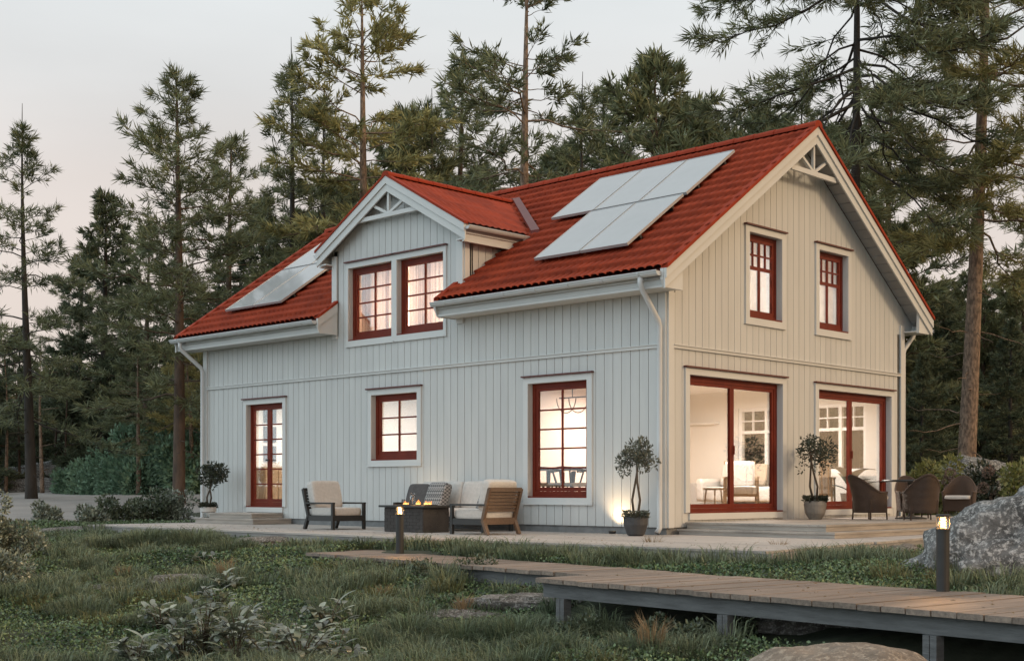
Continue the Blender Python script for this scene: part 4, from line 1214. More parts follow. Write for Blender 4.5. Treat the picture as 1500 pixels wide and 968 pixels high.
# wicker dining set on the platform
def wicker_chair(label, loc, rz, group='wicker chairs on the platform'):
    """faces -Y locally"""
    t = thing('wicker_chair', label, 'wicker chair', loc, rz, group)
    n = 26; rows = 9
    vo, vi = [], []
    A = np.linspace(R(-118), R(118), n)      # 0 = straight back (+Y)
    def shell(off):
        out = []
        for j in range(rows):
            s = j / (rows - 1)
            for a in A:
                back = max(0, math.cos(a)) ** 1.2
                top = .475 + .30 * back ** 1.6
                z = .12 + (top - .12) * s
                zz = (z - .12) / .6
                rx = (.265 + .045 * zz) + off; ry = (.25 + .05 * zz + .17 * back * max(0, zz - .35)) + off
                x = math.sin(a) * rx; y = math.cos(a) * ry
                if abs(a) > R(90): y = math.cos(a) * (.34 + off)
                out.append((x, y, z))
        return out
    vo, vi = shell(.022), shell(-.012)
    mb = MB(); mb.v = vo + vi; k = rows * n
    for j in range(rows - 1):
        for i in range(n - 1):
            q = j * n + i
            mb.f.append((q, q + 1, q + n + 1, q + n)); mb.f.append((k + q, k + q + n, k + q + n + 1, k + q + 1))
    for i in range(n - 1):
        q = (rows - 1) * n + i
        mb.f.append((q, q + 1, k + q + 1, k + q)); mb.f.append((i, k + i, k + i + 1, i + 1))
    for j in range(rows - 1):
        for i in (0, n - 1):
            q = j * n + i
            mb.f.append((q, q + n, k + q + n, k + q))
    mb.build('backrest', M['wicker'], t, smooth=True)
    MB().tube([(vo[(rows - 1) * n + i][0] * .97, vo[(rows - 1) * n + i][1] * .97, vo[(rows - 1) * n + i][2]) for i in range(n)], .022, 8).build('rim', M['wicker'], t, smooth=True)
    MB().box(-.25, .25, -.20, .20, .13, .36).build('seat', M['wicker'], t, bevel=.02)
    MB().cushion((0, -.02, .385), (.46, .44, .07)).build('seat_cushion', M['cushion'], t, smooth=True)
    for sx_ in (-1, 1):
        for sy_ in (-1, 1): MB().tube([(sx_ * .24, sy_ * .19, 0), (sx_ * .23, sy_ * .18, .2)], .014, 8).build('leg', M['wicker'], t)
    return t
PZ = .184
w0 = wicker_chair('brown wicker chair left of the table, seen from the side', (1.28, 3.55, PZ), R(-15))
def place(x, y, rz, lb):
    c = copy_tree(w0); c.location = (x, y, PZ); c.rotation_euler.z = rz; c['label'] = lb; c.scale = w0.scale
w0.location = (1.17, 3.86, PZ); w0.rotation_euler.z = R(160); w0.scale = (.9, .9, .92)
place(2.0, 3.98, R(225), 'brown wicker chair with its round back to the viewer, before the table')
place(1.15, 5.35, R(45), 'brown wicker chair mostly hidden on the far side of the table')
place(1.75, 5.85, R(15), 'brown wicker chair right of the table, facing it')
t = thing('garden_table', 'round dark garden table among the wicker chairs', 'table', (1.45, 4.72, PZ))
MB().lathe([(.01, .615), (.46, .615), (.47, .63), (.46, .648), (.01, .65)], 36).build('tabletop', M['dark'], t)
MB().lathe([(.26, 0), (.26, .02), (.05, .05), (.04, .35), (.06, .61)], 20).build('pedestal', M['dark'], t)

# ------------------------------------------------------------------ foliage tools
def unit(v): return v / (np.linalg.norm(v, axis=-1, keepdims=True) + 1e-9)
def leaf_mesh(name, P, Dr, ln, wd, m, rng, parent=None, cup=.25):
    """one folded leaf (two triangles sharing the midrib) per point"""
    n = len(P); Dr = unit(Dr)
    rv = rng.normal(size=(n, 3)); sd = unit(np.cross(Dr, rv)); up = np.cross(sd, Dr)
    ln = np.asarray(ln).reshape(-1, 1) * np.ones((n, 1)); wd = np.asarray(wd).reshape(-1, 1) * np.ones((n, 1))
    tip = P + Dr * ln - up * ln * .12
    mid = P + Dr * ln * .45
    l = mid - sd * wd + up * wd * cup; r = mid + sd * wd + up * wd * cup
    V = np.stack([P, l, tip, r], 1).reshape(-1, 3)
    k = np.arange(n) * 4
    F = np.concatenate([np.stack([k, k + 1, k + 2], 1), np.stack([k, k + 2, k + 3], 1)])
    return np_mesh(name, V, F, m, parent)
def clump_points(rng, centers, radii, n, flat=1.0):
    w = radii ** 2; idx = rng.choice(len(centers), n, p=w / w.sum())
    d = unit(rng.normal(size=(n, 3))); rr = radii[idx][:, None] * rng.uniform(.55, 1.0, (n, 1))
    d2 = d.copy(); d2[:, 2] *= flat
    return centers[idx] + d2 * rr, d
def shrub(name, label, cat, loc, size, m, n, leaf, seed, clumps=14, group=None, stems=7, up=.5, mstem=None):
    rng = np.random.RandomState(seed)
    t = thing(name, label, cat, loc, group=group)
    cen = unit(rng.normal(size=(clumps, 3))) * rng.uniform(.25, .9, (clumps, 1)); cen[:, 2] = np.abs(cen[:, 2])
    cen = cen * np.array(size) * [.8, .8, .95]; cen[:, 2] += size[2] * .05
    rad = rng.uniform(.22, .42, clumps) * min(size)
    P, d = clump_points(rng, cen, rad, n)
    P[:, 2] = np.maximum(P[:, 2], .01)
    Dr = d + rng.normal(size=d.shape) * .5 + [0, 0, up]
    leaf_mesh('foliage', P, Dr, leaf * rng.uniform(.6, 1.2, n), leaf * .27 * rng.uniform(.7, 1.2, n), m, rng, t)
    b = MB()
    for k in range(min(stems, clumps)):
        c = cen[k]; b.tube([(c[0] * .1, c[1] * .1, -.05), (c[0] * .5, c[1] * .5, c[2] * .55), tuple(c)], [.014, .01, .005], 5)
    b.build('stem', mstem or M['twig'], t)
    return t

# potted plants
def olive(label, loc, h, pot_prof, pot_mat, seed, m, crown=(.26, .24, .26), n=1500, leaf=.06, under=True, lean=(.03, 0), trunks=2, rz=0, crown_z=None):
    rng = np.random.RandomState(seed)
    t = thing('potted_tree', label, 'potted tree', loc, rz, 'potted trees on the terrace')
    ph = max(z for _, z in pot_prof)
    MB().lathe(pot_prof, 24).build('pot', pot_mat, t, smooth=False)
    MB().lathe([(.01, ph - .04), (max(r for r, _ in pot_prof) * .86, ph - .035)], 20).build('soil', M['soil'], t)
    cz_ = crown_z or (h - crown[2])
    b = MB()
    cen = []; rad = []
    for k in range(trunks):
        a = k * 2.6 + .6
        pts = [(.02 * math.cos(a), .02 * math.sin(a), ph - .05)]
        for s in (.3, .6, 1.0):
            pts.append((.02 * math.cos(a) + lean[0] * s + .05 * math.sin(3.5 * s + a), .02 * math.sin(a) + lean[1] * s + .05 * math.cos(4 * s + a), ph + (cz_ - ph) * s))
        b.tube(pts, [.021, .018, .016, .012], 7)
        for q in range(4):
            e_ = np.array(pts[-1]) + unit(rng.normal(size=3) * [1, 1, .5] + [0, 0, .4]) * np.array(crown) * .8
            b.tube([pts[-1], tuple((np.array(pts[-1]) + e_) / 2 + [0, 0, .02]), tuple(e_)], [.010, .007, .004], 5)
            cen.append(e_); rad.append(rng.uniform(.38, .58) * min(crown))
    b.build('trunk', M['twig'], t)
    for q in range(9):
        cen.append(np.array([lean[0], lean[1], cz_]) + unit(rng.normal(size=3)) * np.array(crown) * rng.uniform(.45, 1.05)); rad.append(rng.uniform(.26, .5) * min(crown))
    P, d = clump_points(rng, np.array(cen), np.array(rad), n)
    leaf_mesh('crown', P, d + rng.normal(size=d.shape) * .6 + [0, 0, .3], leaf * rng.uniform(.6, 1.2, n), leaf * .2, m, rng, t)
    if under:
        nn = 420; rr = max(r for r, _ in pot_prof)
        a = rng.uniform(0, 6.28, nn); q = np.sqrt(rng.uniform(0, 1, nn)) * rr
        P = np.stack([q * np.cos(a), q * np.sin(a), ph - .02 + rng.uniform(0, .10, nn)], 1)
        leaf_mesh('underplanting', P, np.stack([np.cos(a), np.sin(a), rng.uniform(-.2, .9, nn)], 1), .055 * rng.uniform(.6, 1.2, nn), .014, M['leafdark'] if m is not M['leafolive'] else M['leafolive'], rng, t)
    return t
olive('tall potted olive tree with twisted stems at the house corner', (-.06, -.66, .002), 1.34, [(.10, 0), (.13, .02), (.175, .16), (.18, .26), (.165, .27), (.15, .25)], M['pot'], 11, M['leafolive'], crown=(.27, .26, .25), lean=(.02, .02), n=1250, leaf=.062)
olive('potted tree with loose dark crown between the terrace doors', (.50, 3.30, PZ), 1.38, [(.10, 0), (.16, .10), (.185, .24), (.17, .30), (.155, .30), (.15, .27)], M['potgrey'], 23, M['leafdark'], crown=(.38, .38, .30), n=1000, leaf=.065, lean=(-.02, -.10), trunks=2)
olive('dark potted tree in a pale planter beside the entrance steps', (-11.02, -.70, .213), .98, [(.13, 0), (.16, .015), (.165, .11), (.155, .11), (.15, .09)], M['potwhite'], 37, M['leafdark'], crown=(.28, .26, .24), n=1300, leaf=.08, lean=(.06, .05))
rngu = np.random.RandomState(5)

# ------------------------------------------------------------------ trees
def pine_data(seed, h, r0, base, spread, nb, low_el=-8, top_el=48, droop=.18, twig=3.4, blades=10, tl=.30, tw=.020, power=.75, lean=(0, 0), bulge=0.0, dead=0, gaps=0.0, tufts_per=2.4, leader=0.0):
    rng = np.random.RandomState(seed)
    tr = MB(); nseg = 16
    ph = rng.uniform(0, 6, 4)
    def axis(z):
        s = z / h
        s2 = max(0, s - .9) * leader * 25
        return np.array([lean[0] * s + .10 * math.sin(s * 60) * s2 + .12 * math.sin(3 * s + ph[0]) * s, lean[1] * s + .12 * math.sin(2.6 * s + ph[1]) * s, z])
    zs = np.linspace(-.4, h, nseg + 1)
    rad = [r0 * (1.25 if z < .1 else 1) * max(.0, (1 - max(z, 0) / h)) ** (.75 + leader * 6) + .009 for z in zs]
    tr.tube([axis(z) for z in zs], rad, 9)
    T, Dd = [], []
    def branch(z, az, L_, el, foliage=True):
        p0 = axis(z); pts = [p0]
        hd = np.array([math.cos(az), math.sin(az), 0])
        wv = rng.uniform(-.25, .25)
        sd = np.array([-hd[1], hd[0], 0])
        n = 6
        for k in range(1, n + 1):
            s = k / n
            p = p0 + hd * L_ * s * math.cos(el) + sd * wv * L_ * s * s + np.array([0, 0, L_ * (math.sin(el) * s - droop * math.sin(math.pi * .5 * s) * s + droop * .75 * s ** 3)])
            pts.append(p + rng.normal(size=3) * .02 * L_)
        rb = .007 + .008 * L_
        tr.tube(pts, [rb * (1 - .78 * k / n) for k in range(n + 1)], 4, cap=False)
        if not foliage: return
        pa = np.array(pts)
        m = max(3, int(L_ * twig))
        for q in range(m):
            s = .28 + .72 * (q + rng.rand()) / m
            i = min(int(s * n), n - 1); f = s * n - i
            bp = pa[i] * (1 - f) + pa[i + 1] * f
            bd = unit(pa[min(i + 1, n)] - pa[i])
            sg = 1 if q % 2 else -1
            an = sg * rng.uniform(.35, 1.15)
            ca, sa = math.cos(an), math.sin(an)
            td = np.array([bd[0] * ca - bd[1] * sa, bd[0] * sa + bd[1] * ca, bd[2] * .5 + rng.uniform(-.15, .35)])
            td = unit(td)
            tlg = (.18 + .34 * L_ * (1.15 - s)) * rng.uniform(.5, 1.1)
            ep = bp + td * tlg
            if L_ > .8: tr.tube([bp, ep], [.006 + .003 * L_, .004], 3, cap=False)
            nt_ = max(1, int(tufts_per * (1 + tlg * 1.6)))
            for w in range(nt_):
                u_ = (w + 1) / nt_
                T.append(bp + td * tlg * u_ + rng.normal(size=3) * .03); Dd.append(td + [0, 0, .12])
        T.append(pa[-1]); Dd.append(unit(pa[-1] - pa[-2]))
    for i in range(nb):
        t = (i + rng.rand() * .8) / nb
        if gaps and math.sin(t * 19 + ph[2]) > 1 - gaps * 2 and t < .9: continue
        z = h * (base + (.985 - leader - base) * t)
        prof = (1 - t) ** power * (1 - bulge) + bulge * math.sin(math.pi * min(1, .18 + .82 * t)) ** .8
        L_ = spread * max(prof, .07) * rng.uniform(.40, 1.22)
        el = R(low_el + (top_el - low_el) * t + rng.uniform(-12, 12))
        branch(z, i * 2.39996 + rng.uniform(-.5, .5), L_, el)
    for i in range(dead):
        z = h * rng.uniform(base * .25, base)
        branch(z, rng.uniform(0, 6.28), rng.uniform(.4, 1.0) * spread * .45, R(rng.uniform(-20, 15)), False)
    for q in range(5):
        T.append(axis(h * (.965 - leader + .007 * q))); Dd.append(np.array([rng.uniform(-.4, .4), rng.uniform(-.4, .4), 1]))
    T = np.array(T); Dd = unit(np.array(Dd))
    n = len(T); K = blades
    P = np.repeat(T, K, 0); d = np.repeat(Dd, K, 0)
    dirs = unit(d + rng.normal(size=P.shape) * .55)
    P = P + rng.normal(size=P.shape) * .035
    ln = tl * rng.uniform(.55, 1.15, (n * K, 1))
    sdv = unit(np.cross(dirs, rng.normal(size=P.shape))) * tw * rng.uniform(.7, 1.2, (n * K, 1))
    mid = P + dirs * ln * .4
    V = np.stack([P, mid - sdv, P + dirs * ln, mid + sdv], 1).reshape(-1, 3)
    k = np.arange(n * K) * 4
    F = np.stack([k, k + 1, k + 2, k + 3], 1)
    return tr, V, F
class Tree:
    def __init__(s, seed, h, bark, needle, **kw):
        s.h = h
        tr, V, F = pine_data(seed, h, **kw)
        s.nf = len(F)
        s.tr = tr; s.V, s.F = V, F; s.bark = bark; s.needle = needle; s.first = None
    def put(s, name, label, x, y, top_z=None, rz=0, lean=(0, 0), group='trees around the house', scale=None, cat='pine tree', wide=1.0):
        z = gz(x, y)
        sc = scale or (top_z - z) / s.h
        if s.first is None:
            t = thing(name, label, cat, group=group)
            s.tr.build('trunk', s.bark, t, smooth=True)
            np_mesh('crown', s.V, s.F, s.needle, t)
            s.first = t
        else:
            t = copy_tree(s.first); t.name = name
            t['label'] = label; t['group'] = group; t['category'] = cat
        t.location = (x, y, z); t.scale = (sc * wide, sc * wide, sc); t.rotation_euler = (lean[0], lean[1], rz)
        return t
def top_at(py, d): return CZ + (718 - py) / 1944.0 * d

# four pine types
TA = Tree(101, 14, M['barkdark'], M['needle'], r0=.20, base=.20, spread=3.5, nb=74, tufts_per=2.3, gaps=.10, leader=.055, low_el=-14, top_el=40, droop=.22, twig=3.2, blades=12, tl=.36, tw=.017, power=.7, dead=8)
TB = Tree(202, 13, M['bark'], M['needle'], r0=.19, base=.24, spread=3.3, nb=84, tufts_per=2.3, gaps=.03, low_el=-5, top_el=45, droop=.15, twig=3.4, blades=13, tl=.36, tw=.017, power=.6, bulge=.3, dead=8)
TJ = Tree(313, 9, M['barkred'], M['needleglow'], r0=.15, base=.42, spread=2.4, nb=60, low_el=-5, top_el=45, droop=.12, twig=3.8, blades=12, tl=.34, tw=.022, power=.5, bulge=.5, dead=5)
TC = Tree(303, 15, M['barkred'], M['needlesunlit'], r0=.20, base=.45, spread=2.9, nb=80, low_el=-5, top_el=40, droop=.10, twig=3.6, blades=11, tl=.34, tw=.024, power=.5, bulge=.55, dead=16, gaps=.22)
TD = Tree(404, 15, M['barkred'], M['needle'], r0=.22, base=.40, spread=3.6, nb=80, low_el=-18, top_el=38, droop=.16, twig=3.3, blades=10, tl=.34, tw=.022, power=.5, bulge=.45, dead=12, gaps=.25)
TE = Tree(505, 12, M['barkdark'], M['needledark'], r0=.19, base=.04, spread=3.4, nb=120, low_el=-12, top_el=40, droop=.2, twig=3.6, blades=11, tl=.38, tw=.030, power=.75, bulge=.2)
TF = Tree(606, 11, M['bark'], M['needle'], r0=.20, base=.06, spread=3.7, nb=110, low_el=0, top_el=50, droop=.12, twig=3.6, blades=11, tl=.36, tw=.028, power=.55, bulge=.5)
def tp(T, px, d, topy, name, label, rz=0, **kw):
    x, y = at(px, d); return T.put(name, label, x, y, top_at(topy, d), R(rz), **kw)
tp(TA, 46, 44, 150, 'pine_tree', 'slim dark pine with bare leader at the left edge, leaning left', 20, lean=(0, R(-1.5)))
tp(TB, 262, 40, 112, 'pine_tree', 'straight dark pine with bare lower trunk left of the house corner', 75)
tp(TA, 425, 46, 55, 'pine_tree', 'tall dark pine with thin bare leader rising behind the left roof', 140)
tp(TC, 532, 45, -25, 'pine_tree', 'tall sunlit olive pine with long bare trunk behind the dormer', 200)
tp(TD, 770, 40, -50, 'pine_tree', 'tall open crowned pine with reddish trunk rising above the roof ridge', 30)
tp(TF, 962, 56, 84, 'pine_tree', 'rounded broad dark pine behind the solar panels', 10)
# fillers, dark woods close behind
wl = 'dark pine in the dense woods to the left of the house'
wm = 'dark pine in the dense woods directly behind the roof'
wr = 'dark pine in the dense woods to the right of the house'
for k, (T, px, d, ty) in enumerate(((TE, -40, 58, 400), (TE, 152, 62, 285), (TF, 205, 64, 490), (TB, 335, 54, 205), (TE, 385, 58, 290), (TE, 30, 68, 480), (TF, 160, 62, 530), (TF, 300, 60, 430), (TE, 0, 62, 560), (TE, 90, 70, 540), (TF, 250, 56, 560), (TB, 118, 66, 370), (TB, 215, 58, 330))):
    tp(T, px, d, ty, 'pine_tree', wl, k * 47, group='pines in the left woods')
for k, (T, px, d, ty) in enumerate(((TA, 478, 50, 110), (TF, 600, 55, 165), (TA, 632, 54, 130), (TB, 672, 58, 95), (TE, 705, 62, 245), (TF, 815, 55, 225), (TA, 855, 50, 105), (TB, 890, 60, 135), (TF, 1015, 60, 150), (TF, 1060, 58, 190), (TE, 500, 60, 260), (TF, 660, 64, 265), (TE, 560, 66, 290), (TF, 440, 60, 310))):
    tp(T, px, d, ty, 'pine_tree', wm, k * 53, group='pines behind the roof')
for k, (T, px, d, ty) in enumerate(((TF, 1120, 54, 165), (TA, 1175, 48, 110), (TF, 1235, 46, 190), (TE, 1320, 46, 330), (TE, 1385, 52, 420), (TF, 1440, 50, 440), (TF, 1500, 50, 400), (TE, 1350, 40, 520), (TE, 1480, 42, 470), (TB, 1300, 56, 120), (TF, 1420, 60, 400), (TA, 1530, 60, 160))):
    tp(T, px, d, ty, 'pine_tree', wr, k * 61, group='pines in the right woods')
# big sunlit pine right of the house and the drooping one next to it
TG = Tree(707, 17, M['barkred'], M['needlesunlit'], r0=.23, base=.36, spread=4.0, nb=84, low_el=-16, top_el=35, droop=.20, twig=4.2, blades=17, tl=.36, tw=.015, power=.45, bulge=.35, dead=14, gaps=.22)
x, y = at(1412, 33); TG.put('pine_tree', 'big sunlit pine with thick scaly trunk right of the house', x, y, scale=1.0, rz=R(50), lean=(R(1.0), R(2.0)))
TH_ = Tree(808, 17, M['barkdark'], M['needle'], r0=.15, base=.50, spread=4.6, nb=80, low_el=-34, top_el=20, droop=.45, twig=4.0, blades=15, tl=.36, tw=.015, power=.4, bulge=.3, dead=2, gaps=.12)
x, y = at(1250, 31); TH_.put('pine_tree', 'dark pine with long drooping boughs hanging over the gable peak', x, y, scale=1.0, rz=R(15))
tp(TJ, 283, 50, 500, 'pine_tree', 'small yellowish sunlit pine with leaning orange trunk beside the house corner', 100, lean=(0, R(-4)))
tp(TD, 203, 50, 520, 'pine_tree', 'short pine with thin reddish trunk among the shrubs left of the house', 0, wide=1.3)

# far woods: one dark mass beyond the trees one can tell apart
rng = np.random.RandomState(77)
cen, rad = [], []
for px in np.arange(-140, 1700, 13):
    d = rng.uniform(74, 98); x, y = at(px, d); z0 = gz(x, y)
    top = rng.uniform(4.5, 8.0) if px < 480 else rng.uniform(9, 14)
    for k in range(7):
        s = k / 6
        cen.append((x + rng.normal() * .5, y + rng.normal() * .5, z0 + top * s * .93 + .4)); rad.append(.5 + 2.3 * (1 - s) * rng.uniform(.7, 1.1))
P, d = clump_points(rng, np.array(cen), np.array(rad), 110000, .7)
woods = leaf_mesh('far_woods', P, d + rng.normal(size=d.shape) * .5, rng.uniform(.4, .9, len(P)), rng.uniform(.10, .2, len(P)), M['needledark'], rng)
tag(woods, 'dark mass of forest closing the view behind the trees', 'woods', kind='stuff')
# bare trunks standing in the dark at the far left
for k, (px, d, rr) in enumerate(((8, 58, .10), (28, 60, .08), (62, 57, .11), (97, 60, .07), (80, 63, .09), (118, 62, .06), (45, 64, .08), (150, 61, .07))):
    x, y = at(px, d); z = gz(x, y)
    t = thing('bare_trunk', ('thin bare %s trunk in the dark woods at the far left' % ('reddish' if k in (0, 2) else 'pale')), 'tree trunk', (x, y, z), group='bare trunks in the left woods')
    b = MB(); ph = k * 1.3
    b.tube([(.15 * math.sin(ph + s * 3) * s, .15 * math.cos(ph + s * 2) * s, -.3 + 6.3 * s) for s in np.linspace(0, 1, 9)], [rr * (1 - .9 * s) for s in np.linspace(0, 1, 9)], 8)
    for q in range(9):
        z_ = 1 + q * .52; a = q * 2.3 + k
        b.tube([(0, 0, z_), (.7 * math.cos(a), .7 * math.sin(a), z_ + .1)], [.018, .006], 4)
    b.build('trunk', M['barkred'] if k in (0, 2) else M['bark'], t, smooth=True)

# ------------------------------------------------------------------ shrubs and rocks round the plot
def sh(px, d, sx_, sz_, m, n, leaf, seed, name, label, cat='shrub', dz_=0.0, **kw):
    x, y = at(px, d)
    return shrub(name, label, cat, (x, y, gz(x, y) + dz_), (sx_, sx_, sz_), m, n, leaf, seed, **kw)
sh(12, 19.5, .66, 1.08, M['leafpale'], 6500, .055, 31, 'leafy_shrub', 'dense pale leaved shrub at the left edge of the lawn')
sh(-22, 16.5, .70, 1.0, M['leafpale'], 6500, .052, 32, 'leafy_shrub', 'tall pale leaved shrub cut by the left picture edge', dz_=-.1)
sh(135, 29, .55, .45, M['leafpale'], 1200, .09, 33, 'leafy_shrub', 'small pale shrub at the left end of the terrace')
sh(165, 30, .7, .62, M['leaf'], 2000, .09, 34, 'leafy_shrub', 'rounded grey green shrub left of the entrance, nearest the gravel')
sh(215, 30.5, .8, .72, M['leaf'], 2300, .09, 35, 'leafy_shrub', 'rounded grey green shrub between the gravel and the entrance steps')
sh(255, 31, .7, .78, M['leafpale'], 2000, .09, 36, 'leafy_shrub', 'pale shrub close to the left house corner')
sh(70, 31, .6, .4, M['leafpale'], 1100, .09, 38, 'leafy_shrub', 'low pale shrub at the foot of the leaning pine')
for k, (px, d, w, h_) in enumerate(((158, 54, 2.3, 2.2), (190, 52, 2.2, 2.7), (235, 51, 2.2, 2.8), (275, 50, 2.0, 2.5), (122, 56, 1.6, 1.4))):
    sh(px, d, w, h_, M['needleblue'], 4200, .20, 50 + k, 'young_thicket', 'blue green thicket of young growth on the slope behind the gravel', cat='thicket', group='young thickets behind the gravel')
x, y = at(130, 63); rock('rock_outcrop', 'long low grey rock slope at the back of the gravel', (x, y, gz(x, y) + .1), (4.2, 2.0, 1.0), M['rock'], 7.7, sub=4, rough=.3, cat='rock', rz=R(44))
x, y = at(25, 60); rock('rock_outcrop', 'low stony bank under the bare trunks at the far left', (x, y, gz(x, y)), (3.6, 1.4, .55), M['rock'], 9.2, sub=4, rough=.3, cat='rock', rz=R(44))
# right: bright bush, flowers, boulder, darker bushes
sh(1349, 28, .62, 3.1, M['leafyellow'], 2000, .12, 61, 'leafy_bush', 'bright yellow green bush behind the house corner', cat='bush')
sh(1380, 29, .65, 1.75, M['leafyellow'], 1500, .12, 62, 'leafy_bush', 'bright yellow green bush left of the big pine trunk', cat='bush')
sh(1492, 27, .7, 1.65, M['leafyellow'], 2000, .12, 63, 'leafy_bush', 'bright yellow green bush at the right picture edge', cat='bush')
fb = sh(1448, 28, .85, 1.35, M['leafdark'], 2200, .11, 64, 'flowering_bush', 'dark bush with faded pinkish flower heads right of the pine trunk', cat='bush')
rg = np.random.RandomState(9)
for k in range(9):
    c = np.array([rg.uniform(-.7, .7), rg.uniform(-.75, -.2), rg.uniform(.6, 1.3)])
    P = c + unit(rg.normal(size=(120, 3))) * .09
    leaf_mesh('flower_head', P, P - c, .05, .022, M['petal'], rg, fb)
x, y = at(1430, 31); rock('boulder', 'pale rounded boulder behind the flowering bush', (x, y, gz(x, y) + .45), (.95, .9, 1.05), M['rock'], 5.5, sub=4, cat='boulder')
sh(1480, 21.5, .6, .55, M['leafdark'], 1500, .09, 66, 'leafy_bush', 'low dark bush behind the top of the large boulder', cat='bush')
sh(1395, 24, .45, .42, M['leaf'], 900, .09, 67, 'leafy_bush', 'small green bush behind the wicker chairs', cat='bush')

# ------------------------------------------------------------------ foreground: grasses, ground cover, leafy plants
def gpt(px, py):
    """ground point seen at a picture position (used once here to read places off the photograph)"""
    for d in np.arange(5, 40, .05):
        x, y = at(px, d)
        if CZ - (py - 718) / 1944 * d <= gz(x, y): return x, y
    return at(px, 12)
def uv_walk(x, y):
    """True where a blade would stand in the terrace, house or a boardwalk"""
    yf = -3.03 - (x + 11.6) * .030
    ins = (x > -11.7) & (x < 4.15 - (y + 3.5) * .155) & (y > yf - .03) & (y < 9)
    def strip(p0, p1, wid):
        d = np.array(p1) - np.array(p0); L_ = np.linalg.norm(d); d = d / L_
        u = (x - p0[0]) * d[0] + (y - p0[1]) * d[1]; v = -(x - p0[0]) * d[1] + (y - p0[1]) * d[0]
        return (u > -.03) & (u < L_ + .03) & (v > -.06) & (v < wid + .06)
    return ins | strip((3.42, -6.50), (12.6, -7.72), 1.62) | strip((-2.40, -4.78), (3.60, -5.74), 1.02) | strip((-2.55, -3.99), (-.95, -4.15), .42)
def patch(x, y, k, ph):
    return (np.sin(x * k + ph + 1.1 * np.sin(y * k * .8 + ph)) * np.cos(y * k * 1.1 - ph + .9 * np.sin(x * k * .7))) * .5 + .5
def scatter(rng, n, d0, d1, p0=-60, p1=1560, power=.5):
    u = rng.rand(n); d = (d0 ** power + u * (d1 ** power - d0 ** power)) ** (1 / power)
    px = rng.uniform(p0, p1, n); f = (px - 750) / 1944
    return CX + d * FW[0] + d * f * RT[0], CY + d * FW[1] + d * f * RT[1], d
def blades_mesh(name, x, y, z, h, lean_dir, lean, wd, m, rng, label, cat='grass'):
    n = len(x)
    P = np.stack([x, y, z], 1)
    ld = np.stack([np.cos(lean_dir), np.sin(lean_dir), np.zeros(n)], 1)
    h = h[:, None]; lean = lean[:, None]
    m1 = P + ld * h * lean * .30 + np.array([0, 0, 1]) * h * .62
    tip = P + ld * h * lean + np.array([0, 0, 1]) * h * (1 - .45 * lean)
    a = rng.uniform(0, 6.28, n); sd = np.stack([np.cos(a), np.sin(a), np.zeros(n)], 1) * wd[:, None]
    V = np.stack([P - sd, P + sd, m1 + sd * .75, m1 - sd * .75, tip], 1).reshape(-1, 3)
    k = np.arange(n) * 5
    F = np.concatenate([np.stack([k, k + 1, k + 2], 1), np.stack([k, k + 2, k + 3], 1), np.stack([k + 3, k + 2, k + 4], 1)])
    o = np_mesh(name, V, F, m)
    return tag(o, label, cat, kind='stuff')
rng = np.random.RandomState(42)
# low leafy ground cover everywhere
x, y, d = scatter(rng, 620000, 6.5, 30)
keep = ~uv_walk(x, y) & (rng.rand(len(x)) < .6 + .4 * (patch(x, y, 1.1, .5) > .25))
x, y, d = x[keep], y[keep], d[keep]
z = ground_z(x, y) + rng.uniform(0, .06, len(x)) * (1 + patch(x, y, 1.7, 2.2))
dr = rng.normal(size=(len(x), 3)) * [1, 1, .5] + [0, 0, .35]
lf = rng.uniform(.018, .040, len(x)) * (.75 + d / 40)
gc = leaf_mesh('ground_cover', np.stack([x, y, z], 1), dr, lf, lf * .34, M['clover'], rng)
tag(gc, 'low dark green leafy ground cover over the slope', 'ground cover', kind='stuff')
# tufted fine grass: tuft centres with arching blades
def tufts(name, n_tuft, per, d0, d1, hh, spread, m, label, seed, test, wd=(.0022, .0036), p0=-60, p1=1560, lean=(.35, 1.0)):
    rng = np.random.RandomState(seed)
    x, y, d = scatter(rng, n_tuft, d0, d1, p0, p1)
    keep = ~uv_walk(x, y) & test(x, y, d)
    x, y, d = x[keep], y[keep], d[keep]
    hs = rng.uniform(hh[0], hh[1], len(x))
    X = np.repeat(x, per); Y = np.repeat(y, per); Dp = np.repeat(d, per); H = np.repeat(hs, per) * rng.uniform(.55, 1.1, len(X))
    a = rng.uniform(0, 6.28, len(X)); r = spread * np.sqrt(rng.rand(len(X)))
    X2 = X + r * np.cos(a); Y2 = Y + r * np.sin(a)
    ok = ~uv_walk(X2, Y2)
    X2, Y2, Dp, H, a = X2[ok], Y2[ok], Dp[ok], H[ok], a[ok]
    Z = ground_z(X2, Y2) - .01
    W_ = rng.uniform(wd[0], wd[1], len(X2)) * (.6 + Dp / 14)
    return blades_mesh(name, X2, Y2, Z, H, a + rng.normal(size=len(a)) * .5, rng.uniform(lean[0], lean[1], len(a)), W_, m, rng, label)
front = lambda x, y: -(y + 3.35 + .03 * x)
tufts('fine_grass', 2600, 90, 6.5, 26, (.16, .36), .14, M['grass'], 'fine blue green tufted grass on the slope', 1, lambda x, y, d: patch(x, y, .8, 1.9) > .50)
tufts('olive_grass', 1000, 80, 6.5, 26, (.12, .28), .13, M['grassgold'], 'olive tinted tufted grass among the ground cover', 2, lambda x, y, d: patch(x, y, .9, 4.4) > .62)
tufts('edge_grass', 900, 90, 14, 27, (.16, .30), .13, M['grass'], 'grass growing along the terrace edge', 3, lambda x, y, d: (front(x, y) > .0) & (front(x, y) < 1.3) & (patch(x, y, .7, .2) > .33), p1=1000)
rng = np.random.RandomState(8)
mx, my, mh, ml, ma, mw = [], [], [], [], [], []
